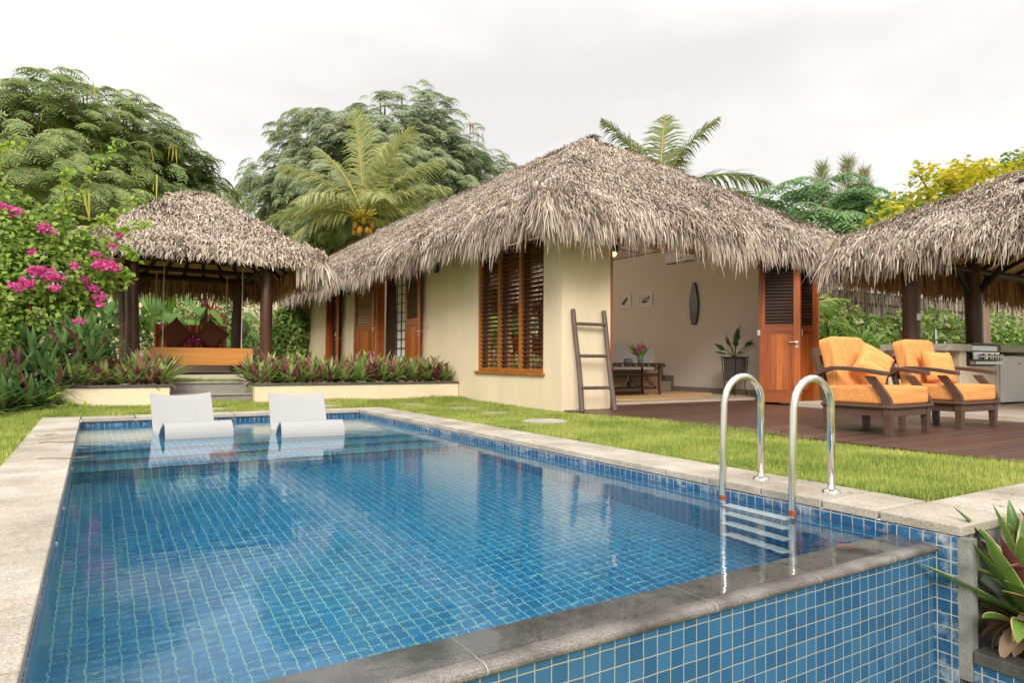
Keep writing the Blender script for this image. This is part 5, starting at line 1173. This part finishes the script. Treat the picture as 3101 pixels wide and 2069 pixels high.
for pts in ([(-.75, 13.2, 3.0), (-.35, 13.1, 3.5), (-.1, 13, 4.0), (.28, 12.9, 4.5)], [(-.4, 13.2, 2.8), (0, 13.1, 3.15), (.35, 13, 3.45), (.62, 12.9, 3.68)], [(-.3, 13.2, 2.7), (.1, 13.1, 2.95), (.5, 13, 3.15), (.78, 12.9, 3.20)],
            [(-1.5, 13.2, 3.1), (-1.45, 13.1, 3.7), (-1.3, 13, 4.15), (-1.05, 12.9, 4.3)], [(-.6, 13.2, 3.0), (-.45, 13.2, 3.4), (-.5, 13.1, 3.75), (-.42, 13, 4.0)], [(-.9, 13.2, 3.1), (-.5, 13.2, 3.25), (.05, 13.1, 3.2), (.3, 13, 3.05)], [(-.2, 13.1, 2.75), (.2, 13.1, 2.85), (.45, 13, 2.75), (.55, 13, 2.6)], [(.05, 13.0, 2.3), (.25, 12.95, 2.4), (.4, 12.9, 2.35), (.46, 12.9, 2.15)]):
    pts = np.array(pts); s = np.linspace(0, 1, 12); u = np.linspace(0, 1, len(pts)); c = np.stack([np.interp(s, u, pts[:, i]) for i in range(3)], 1); b.tube(c, np.linspace(.014, .004, 12), 5)
    q = RNG.uniform(.15, 1, 70); SH.append(np.stack([np.interp(q, u, pts[:, i]) for i in range(3)], 1)+RNG.normal(0, .045, (70, 3)))
for k in range(10): limb(b, (-1.0+RNG.normal(0, .2), 13.1, .3), np.array(blobs[k][:3])+RNG.normal(0, .1, 3), .03, .01, .1)
b.build('stem', MT['bark'], bo, world=True)
P = np.concatenate(SH); n = len(P); V, F = leaves(P, unit(rnd_dirs(n)*[1, 1, .4]+[0, 0, -.5]), unit(rnd_dirs(n)*.7+[0, -.5, .6]), RNG.uniform(.07, .125, n), RNG.uniform(.055, .095, n), .12); np_obj('young_foliage', V, F, MT['boug_y'], bo, world=True)
for x, y, z, r in ((.12, 12.65, 2.42, .13), (.03, 12.6, 2.36, .09), (.24, 12.65, 2.36, .08), (-.62, 12.35, 2.16, .12), (-.78, 12.35, 2.2, .11), (-.5, 12.4, 2.12, .09), (-.95, 12.25, 1.95, .12), (-.86, 12.25, 1.99, .09), (-.18, 12.6, 2.12, .08), (-.05, 12.65, 2.0, .08), (.02, 12.7, 1.88, .09), (.06, 12.7, 1.76, .06), (-.55, 12.35, 1.95, .07), (-.3, 12.5, 2.32, .06), (-1.1, 12.9, 3.15, .12), (-1.25, 12.9, 3.2, .1), (-.72, 12.75, 2.92, .09), (-.6, 12.75, 2.85, .06), (.3, 13.0, 2.95, .05), (-.85, 12.6, 2.5, .05), (-.22, 12.35, 1.45, .06), (.2, 12.9, 2.75, .05), (-.02, 12.65, 2.55, .05)):
    n = int(520*r); P = np.array([x, y, z])+rnd_dirs(n)*(RNG.uniform(.2, 1, n)**.5*r)[:, None]*[1.1, .7, .8]; V, F = leaves(P, unit(rnd_dirs(n)+[0, -.3, .2]), rnd_dirs(n), .06, .052, .1); np_obj('flower_cluster', V, F, MT['pink'], bo, world=True)

# ---- strap leaved rosettes
def straps(P, T, N, L, W, arch, k=5, margin=False):
    """lance shaped leaves, k segments long, folded along the midrib, arching over by `arch`"""
    P, T, N = [np.asarray(a, float) for a in (P, T, N)]; n = len(P)
    L, W, arch = [np.broadcast_to(a, (n,)) for a in (L, W, arch)]
    cols = np.array([-1, -.86, 0, .86, 1]) if margin else np.array([-1, 0, 1.]); m = len(cols)
    S = unit(np.cross(T, N)); Nn = unit(np.cross(S, T)); s = np.linspace(0, 1, k+1)
    wd = np.sin(np.clip(s*.80+.20, 0, 1)*PI)**.8; wd = wd/wd.max(); wd[-1] = .02
    V = np.empty((n, k+1, m, 3))
    for i in range(k+1):
        a = arch*s[i]; c = P+(T*np.sinc(a/PI)[:, None] - Nn*((1-np.cos(a))/(np.abs(a)+1e-6)*np.sign(arch))[:, None])*(L*s[i])[:, None]
        nn = Nn*np.cos(a)[:, None]+T*np.sin(a)[:, None]
        for j, q in enumerate(cols): V[:, i, j] = c+S*(q*W*wd[i]/2)[:, None]+nn*(abs(q)*W*wd[i]*.20)[:, None]
    f = []
    mi = []
    for i in range(k):
        for j in range(m-1): f.append((i*m+j, i*m+j+1, (i+1)*m+j+1, (i+1)*m+j)); mi.append(1 if margin and j in (0, m-2) else 0)
    f = np.array(f); F = (f[None]+(np.arange(n)*(k+1)*m)[:, None, None]).reshape(-1, 4)
    return V.reshape(-1, 3), F, np.tile(mi, n)
def rosette(n, L, W, pp, mats, dry=8, k=4, spread=.9):
    """one plant at the origin: leaf material index 0 green, 1 purple, 2 dry"""
    q = np.linspace(0, 1, n); a = np.arange(n)*2.4+RNG.uniform(-.3, .3, n); el = 1.42-spread*q+RNG.normal(0, .12, n)
    T = np.c_[np.cos(a)*np.cos(el), np.sin(a)*np.cos(el), np.sin(el)]; N = np.c_[-np.cos(a)*np.sin(el), -np.sin(a)*np.sin(el), np.cos(el)]
    P = np.c_[np.cos(a)*.02, np.sin(a)*.02, .03+.10*(1-q)]
    V, F, _ = straps(P, T, N, L*RNG.uniform(.7, 1.1, n), W*RNG.uniform(.8, 1.15, n), RNG.uniform(.0, .7, n), k)
    purple = (RNG.uniform(0, 1, n) < pp*(1.5-q)); mi = np.repeat(purple.astype(int), len(F)//n)
    if dry:
        a = RNG.uniform(0, 2*PI, dry); T2 = unit(np.c_[np.cos(a), np.sin(a), RNG.uniform(-.5, .1, dry)]); V2, F2, _ = straps(np.c_[np.cos(a)*.03, np.sin(a)*.03, np.full(dry, .05)], T2, np.tile([0, 0, 1.], (dry, 1))+RNG.normal(0, .4, (dry, 3)), L*RNG.uniform(.35, .6, dry), W*.7, 1.2, 3)
        F = np.concatenate([F, F2+len(V)]); V = np.concatenate([V, V2]); mi = np.concatenate([mi, np.full(len(F2), 2)])
    return V, F, mi
def proto(name, n, L, W, pp, mg='rh_g', **k):
    V, F, mi = rosette(n, L, W, pp, None, **k); o = np_obj(name, V, F, [MT[mg], MT['rh_p'], MT['dry']], mi=mi, smooth=True); COL.objects.unlink(o); return o
def plant(pr_, x, y, z, sc, lab, grp):
    o = pr_.copy(); o.name = pr_.name; COL.objects.link(o); o.location = (x, y, z); o.rotation_euler = (RNG.normal(0, .07), RNG.normal(0, .07), RNG.uniform(0, 6.28)); o.scale = (sc,)*3
    return tag(o, lab, 'plant', grp)
PR_G = [proto('spiky_plant', 34, .43, .068, .2) for _ in range(3)]; PR_P = [proto('spiky_plant', 34, .43, .068, .5) for _ in range(3)]; PR_D = [proto('spiky_plant', 32, .60, .066, .06, mg='rh_d', spread=1.15) for _ in range(3)]
for i in range(23):
    x = 2.44+i*.162
    for y in (12.33, 12.62, 12.9):
        if y > 12.8 and i % 2: continue
        pr_ = (PR_P if RNG.uniform() < (.6 if x < 3.9 else .22) else PR_G)[RNG.integers(3)]
        plant(pr_, x+RNG.normal(0, .04), y+RNG.normal(0, .04), .44, RNG.uniform(.85, 1.15)+(.12 if y > 12.5 else -.08), 'spiky green and purple plant in the planter between garden steps and house', 'spiky plants in the right planter')
for i in range(11):
    x = -.62+i*.158
    for y in (12.34, 12.64, 12.92):
        if y > 12.8 and i % 2: continue
        pr_ = (PR_G if RNG.uniform() < .65 else PR_P)[RNG.integers(3)]
        plant(pr_, x+RNG.normal(0, .04), y+RNG.normal(0, .04), .44, RNG.uniform(.85, 1.15)+(.12 if y > 12.5 else -.08), 'spiky green and purple plant in the planter left of the garden steps', 'spiky plants in the left planter')
for x, y, z, s_ in ((-1.0, 12.2, .55, 1.0), (-.75, 12.35, .75, 1.1), (-.45, 12.5, .95, 1.1), (-.2, 12.6, 1.05, 1.1), (.0, 12.75, 1.1, 1.0), (-.6, 12.25, .6, 1.0), (-.3, 12.35, .62, 1.0), (-.05, 12.5, .8, 1.0), (-1.25, 12.2, .7, 1.1), (-.9, 12.6, 1.1, 1.1), (.12, 12.7, .9, .9), (-.45, 12.15, .45, .9)):
    plant(PR_D[RNG.integers(3)], x, y, z-.12, s_, 'dark green strap leaved plant under the bougainvillea', 'dark strap leaved plants under the bougainvillea')
for x, y, z, s_ in ((-1.05, 11.75, .10, 1.15), (-.8, 11.95, .12, 1.1), (-1.3, 11.7, .10, 1.2), (-1.1, 12.0, .3, 1.1), (-1.35, 11.3, .08, 1.1), (-1.5, 11.9, .2, 1.2), (-.62, 12.0, .12, .8)):
    plant(PR_D[RNG.integers(3)], x, y, z-.03, s_, 'dark green strap leaved plant spilling onto the lawn at the left', 'strap leaved plants at the left edge of the lawn')
b = MB(); b.lathe([(1.3, -.1), (1.15, .35), (.8, .75), (.35, .95), (.0, 1.0)], c=(-1.15, 13.0, .05), n=24, sx=.95, sy=.62); tag(b.build('soil_bank', MT['soil']), kind='structure')
leafmass('trailing_vine', 'small leafy vine trailing down over the left planter wall', 'vine', [(-.52, 11.98, .28, .12, .08, .18), (-.32, 11.95, .17, .16, .07, .06), (-.12, 11.93, .13, .14, .06, .04)], 150, .085, 'boug_y', .8)

# ---- foreground rosette in the sunken planter
def big_plant(lab, loc, n, L, W, seed, pp=.3):
    global RNG
    keep, RNG = RNG, np.random.default_rng(seed)
    o = thing('broad_rosette_plant', lab, 'plant', loc)
    q = np.linspace(0, 1, n); a = np.arange(n)*2.4+RNG.uniform(-.35, .35, n); el = 1.38-1.15*q+RNG.normal(0, .13, n)
    T = np.c_[np.cos(a)*np.cos(el), np.sin(a)*np.cos(el), np.sin(el)]; N = np.c_[-np.cos(a)*np.sin(el), -np.sin(a)*np.sin(el), np.cos(el)]
    P = np.c_[np.cos(a)*.02, np.sin(a)*.02, .03+.16*(1-q)]
    L_ = L*RNG.uniform(.7, 1.1, n); W_ = W*RNG.uniform(.85, 1.2, n); ar = RNG.uniform(-.1, .75, n); pu = RNG.uniform(0, 1, n) < pp*(1.4-q)
    for nm, sel, mm in (('leaf_crown', ~pu, ('rh_big', 'margin')), ('purple_leaves', pu, ('rh_p', 'margin'))):
        V, F, mi = straps(P[sel], T[sel], N[sel], L_[sel], W_[sel], ar[sel], 12, margin=True); np_obj(nm if nm != 'purple_leaves' else 'purple_leaf_crown', V, F, [MT[mm[0]], MT[mm[1]]], o, mi=mi, smooth=True)
    sel = (~pu) & (np.arange(n) % 3 == 0)
    V, F, mi = straps(P[sel]-N[sel]*.0025, T[sel], N[sel], L_[sel], W_[sel]*.97, ar[sel], 12); np_obj('leaf_underside', V, F, MT['rh_p'], o, smooth=True)
    d = 16; a = RNG.uniform(0, 2*PI, d); V, F, mi = straps(np.c_[np.cos(a)*.04, np.sin(a)*.04, RNG.uniform(.02, .12, d)], unit(np.c_[np.cos(a), np.sin(a), RNG.uniform(-.6, .2, d)]), np.tile([0, 0, 1.], (d, 1))+RNG.normal(0, .4, (d, 3)), L*RNG.uniform(.3, .5, d), W*.8, 1.1, 5); np_obj('dry_leaf_skirt', V, F, MT['dry'], o, smooth=True)
    RNG = keep
    return o
def bigleaf():
    m, t, N, Lk = nt('glossy_rosette_leaf'); g_ = N.new('ShaderNodeNewGeometry'); v = coords(t)
    f = mth(t, 'ADD', mth(t, 'MULTIPLY', g_.outputs['Random Per Island'], .5), mth(t, 'MULTIPLY', noise(t, v, 7, 5), .5))
    finish(t, ramp(t, f, [(.2, (.045, .13, .02)), (.5, (.10, .22, .035)), (.75, (.20, .31, .06))]), .32, noise(t, v, 90, 3), .15, .002, trans=.2, spec=.5); return m
MT['rh_big'] = bigleaf(); MT['margin'] = simple('leaf_margin', (.50, .50, .20), (.34, .20, .10), 12, rough=.5, bump=0)
big_plant('glossy green and purple rosette plant nearest the pool corner in the sunken planter', (3.80, 1.45, -.40), 34, .50, .098, 21, .16)
big_plant('glossy rosette plant in the sunken planter cut by the right picture edge', (3.98, 1.32, -.33), 32, .54, .10, 22, .2)
big_plant('low glossy rosette plant in the sunken planter at the bottom right corner', (3.83, 1.16, -.48), 28, .44, .098, 23, .22)
big_plant('glossy rosette plant at the far back of the sunken planter', (4.55, 1.35, -.45), 22, .5, .085, 24, .4)
n = 160; P = np.c_[RNG.uniform(3.71, 4.2, n), RNG.uniform(.9, 1.6, n), RNG.uniform(-.545, -.50, n)]; V, F = blades(P, unit(rnd_dirs(n)*[1, 1, .2]), rnd_dirs(n)+[0, 0, 1], .012, RNG.uniform(.04, .12, n), .005, .0)
tag(np_obj('leaf_litter', V, F, MT['dry']), 'dry leaf litter in the sunken planter', 'leaf litter', kind='stuff')

# ---- litter on the paving
for i, (x, y, l) in enumerate(((-.42, 7.55, .34), (-.36, 6.35, .42), (-.50, 8.3, .2))):
    b = MB(); s = np.linspace(0, 1, 7); c = np.c_[x+s*l*.9, y+.05*np.sin(s*7+i), np.full(7, ZC+.006)]; b.tube(c, .003, 5)
    for k in (2, 4): b.tube([c[k], c[k]+[.05, -.05, .004], c[k]+[.09, -.06, .0]], .002, 4)
    tag(b.build('fallen_twig', MT['bark']), 'thin dry twig lying on the pale coping left of the pool', 'twig', 'fallen twigs on the left coping')
for i, (x, y, z) in enumerate(((-.33, 2.9, ZC), (4.5, 1.84, ZC), (4.32, 1.79, ZC), (4.75, 1.9, ZC), (3.95, 2.4, ZC), (7.6, 7.6, ZD), (8.3, 6.3, ZD), (7.2, 5.2, ZD), (8.9, 3.3, ZD), (7.9, 2.9, ZD), (9.8, 3.2, ZD))):
    V, F = leaves([[0, 0, 0]], [[math.cos(i*2.1), math.sin(i*2.1), .05]], [[0, 0, 1]], .055, .02, -.2); o = np_obj('fallen_leaf', V, F, MT['dry']); o.location = (x, y, z+.004)
    tag(o, 'small dry fallen leaf on the deck or the paving', 'leaf', 'fallen leaves on deck and paving')
# ---- tropical plants behind the pavilion
def big_leaf_plant(name, lab, base, stems, mat, L, ratio=.7, h=1.2, spread=.5, seed=0):
    global RNG
    keep, RNG = RNG, np.random.default_rng(seed)
    o = thing(name, lab, 'plant', base); b = MB(); P, T, N, LL = [], [], [], []
    for i in range(stems):
        a = RNG.uniform(0, 2*PI); r = spread*RNG.uniform(.4, 1); z = h*RNG.uniform(.55, 1.05); e = np.array([math.cos(a)*r, math.sin(a)*r, z])
        b.tube([(0, 0, 0), e*[.25, .25, .55], e], [.022, .018, .009], 6); P.append(e); d = unit(np.array([math.cos(a), math.sin(a), RNG.uniform(-.9, -.1)])); T.append(d)
        N.append(unit(np.array([math.cos(a)*.5, math.sin(a)*.5-.5, .8]))); LL.append(L*RNG.uniform(.7, 1.15))
    b.build('stem', MT['drac'], o, smooth=True); LL = np.array(LL); P = np.array(P); T = np.array(T)
    V, F, _ = straps(P-T*LL[:, None]*.22, T, N, LL, LL*ratio, .5, 7); np_obj('foliage', V, F, MT[mat], o, smooth=True)
    RNG = keep; return o
for i, (x, y, h, st_, L, mat, lab) in enumerate((
    (1.35, 19.8, 1.9, 7, .75, 'tropic', 'elephant ear plant with pale stems behind the left pillow'), (1.75, 20.2, 2.1, 8, .75, 'tropic', 'tall elephant ear plant with drooping leaves in the middle behind the daybed'),
    (2.25, 20.0, 1.7, 6, .65, 'tropic', 'bright elephant ear plant between the two brown pillows'), (3.25, 19.9, 1.55, 7, .62, 'tropic', 'bright green broad leaved plant beside the back post of the pavilion'),
    (.15, 19.8, 2.0, 9, .6, 'tropic_d', 'dark broad leaved plant behind the left pavilion posts'), (-.25, 19.0, 1.8, 9, .6, 'tropic_d', 'dark broad leaved plant between bougainvillea and pavilion post'), (.8, 20.2, 2.0, 7, .65, 'tropic', 'broad leaved plant right of the left pavilion posts'), (-.1, 20.6, 2.2, 8, .6, 'tropic', 'tall broad leaved plant at the back left of the pavilion'))):
    big_leaf_plant('elephant_ear_plant', lab, (x, y, ZT), st_, mat, L, .62, h, .55, 40+i)
def spike_shrub(name, lab, base, heads, mat, L, W, seed, h=1.0, n=22, arch=.7):
    global RNG
    keep, RNG = RNG, np.random.default_rng(seed)
    o = thing(name, lab, 'plant', base); b = MB(); Vs, Fs, n0 = [], [], 0
    for hx, hy, hz in heads:
        b.tube([(hx*.3, hy*.3, 0), (hx*.8, hy*.8, hz*.6), (hx, hy, hz)], [.025, .02, .012], 6)
        q = np.linspace(0, 1, n); a = np.arange(n)*2.4; el = 1.3-1.5*q+RNG.normal(0, .12, n)
        T = np.c_[np.cos(a)*np.cos(el), np.sin(a)*np.cos(el), np.sin(el)]; N = np.c_[-np.cos(a)*np.sin(el), -np.sin(a)*np.sin(el), np.cos(el)]
        V, F, _ = straps(np.tile([hx, hy, hz], (n, 1))-UPV*(q*.18)[:, None], T, N, L*RNG.uniform(.75, 1.1, n), W, arch*RNG.uniform(.5, 1.3, n), 5); Vs.append(V); Fs.append(F+n0); n0 += len(V)
    b.build('stem', MT['bark'], o, smooth=True); np_obj('foliage', np.concatenate(Vs), np.concatenate(Fs), MT[mat], o, smooth=True); RNG = keep; return o
spike_shrub('cordyline', 'red leaved cordyline behind the daybed near the hanging thatch', (2.75, 20.4, ZT), [(0, 0, 1.65), (.2, .1, 1.35)], 'ti_red', .55, .06, 60)
for i, (x, y, hd, lab) in enumerate(((13.35, 8.7, [(0, 0, 1.75), (.25, .1, 1.45), (-.1, -.1, 1.2)], 'tall bright green dracaena right beside the folded doors'), (13.75, 8.2, [(0, 0, 1.15), (.3, .1, 1.25), (.1, -.15, .85), (-.25, 0, .8)], 'bushy bright dracaena behind the left armchair'), (13.3, 7.75, [(.1, 0, .75), (-.15, .1, .6), (.3, -.1, .55)], 'low bright dracaena between the folded doors and the outdoor counter'),
    (14.4, 8.5, [(0, 0, 1.0), (.25, 0, .75), (.1, -.2, 1.15)], 'bright dracaena just left of the pergola post'))):
    spike_shrub('dracaena', lab, (x, y, .1), hd, 'drac', .46, .085, 70+i)
fr_o = thing('garden_palm', 'small feathery palm beside the house corner behind the folded doors', 'palm tree', (13.6, 9.8, .1))
b = MB(); b.tube([(13.6, 9.8, .1), (13.6, 9.8, 1.7)], .07, 8); b.build('trunk', MT['palm_trunk'], fr_o, world=True)
for r_, u, f_ in ((-.2, 1, -.1), (.5, .8, -.1), (.8, .4, -.2), (-.7, .6, 0), (.2, .5, -.8), (.4, .6, .5)): frond(fr_o, (13.6, 9.8, 1.7), RGT*r_+UPV*u+FWD*f_, 1.5, 1.2, wl=.9, mat='drac', n=26)
leafmass('wall_vine', 'leafy green vine climbing the cream wall at the far end of the house', 'vine', [(5.55, 23.3, 2.2, .55, .25, .6), (5.4, 23.2, 1.5, .6, .3, .6), (5.95, 23.3, 1.9, .25, .25, .7), (5.6, 23.1, 1.0, .6, .3, .35)], 1700, .17, 'hedge', .8)
leafmass('garden_shrub', 'small leaved green shrub beside the carved mask', 'bush', [(4.1, 20.6, 1.2, .45, .35, .6), (3.7, 20.4, .9, .4, .3, .4), (4.5, 21, 1.0, .4, .4, .5)], 1300, .10, 'tropic_d', .45)
leafmass('garden_shrub', 'dense dark shrub filling the space behind the bougainvillea', 'bush', [(-2.2, 20, 1.8, 1.6, .8, 1.5), (-4.5, 20, 2.0, 1.8, .8, 1.6), (-.7, 20.6, 1.5, .8, .6, 1.1), (-3, 21, 3.0, 1.8, .8, 1.0)], 4200, .16, 'tropic_d', .55)
leafmass('garden_shrub', 'leafy green shrub behind the low wall at the back of the daybed', 'bush', [(.6, 21.6, 1.3, .9, .5, .9), (2.0, 21.8, 1.5, 1.0, .5, 1.1), (3.2, 22, 1.5, .8, .5, 1.1), (1, 22, 2.4, 1.2, .5, .9), (2.6, 22.2, 2.5, 1.2, .5, .9), (4, 22.5, 2.2, 1, .5, 1)], 5200, .15, 'hedge', .55)
# ---- hedge and brush fence behind the outdoor kitchen
hb = [(x, 10.4+RNG.normal(0, .12), z, .75, .5, .5) for x in np.arange(13.2, 29, .8) for z in (.5, 1.2, 1.9)]
hb = [(a, y_, z+(.25*math.sin(a*1.3) if z > 1.5 else 0), c, d_, e) for a, y_, z, c, d_, e in hb]
leafmass('hedge', 'leafy green hedge growing along the brush fence behind the outdoor kitchen', 'hedge', hb, 15000, .15, 'hedge', .8)
n = 9000; x = RNG.uniform(12.6, 31, n); V, F = blades(np.c_[x, 11.35+RNG.normal(0, .05, n), RNG.uniform(.1, 2.35, n)], unit(np.c_[RNG.normal(0, .12, n), RNG.normal(0, .05, n), np.ones(n)]), np.c_[RNG.normal(0, .3, n), -np.ones(n), np.zeros(n)], RNG.uniform(.015, .04, n), RNG.uniform(.6, 1.35, n), .02, 0)
bf = thing('brush_fence', 'weathered brush fence of upright twigs behind the hedge', 'fence', (20, 11.4, .1)); np_obj('twig_panel', V, F, MT['twig'], bf, world=True)
b = MB(); b.box(12.5, 31, 11.40, 11.44, .1, 3.0); b.build('backing_panel', MT['dark_wood'], bf, world=True)
b = MB(); b.tube([(12.5, 11.28, 2.62), (20, 11.28, 2.66), (31, 11.28, 2.62)], .04, 6); b.tube([(12.5, 11.28, 1.6), (31, 11.28, 1.6)], .04, 6); b.build('rail', MT['ladder_wood'], bf, world=True)
# far belt of trees beyond the fence
fb = [(x, y+RNG.normal(0, 2), RNG.uniform(1, 2.6), 3, 2, 1.6) for x, y in [(a, 62) for a in np.arange(-60, 120, 4)]]
leafmass('far_trees', 'low far off belt of trees beyond the garden', 'trees', fb, 9000, .55, 'tropic_d', .6, kind='stuff')
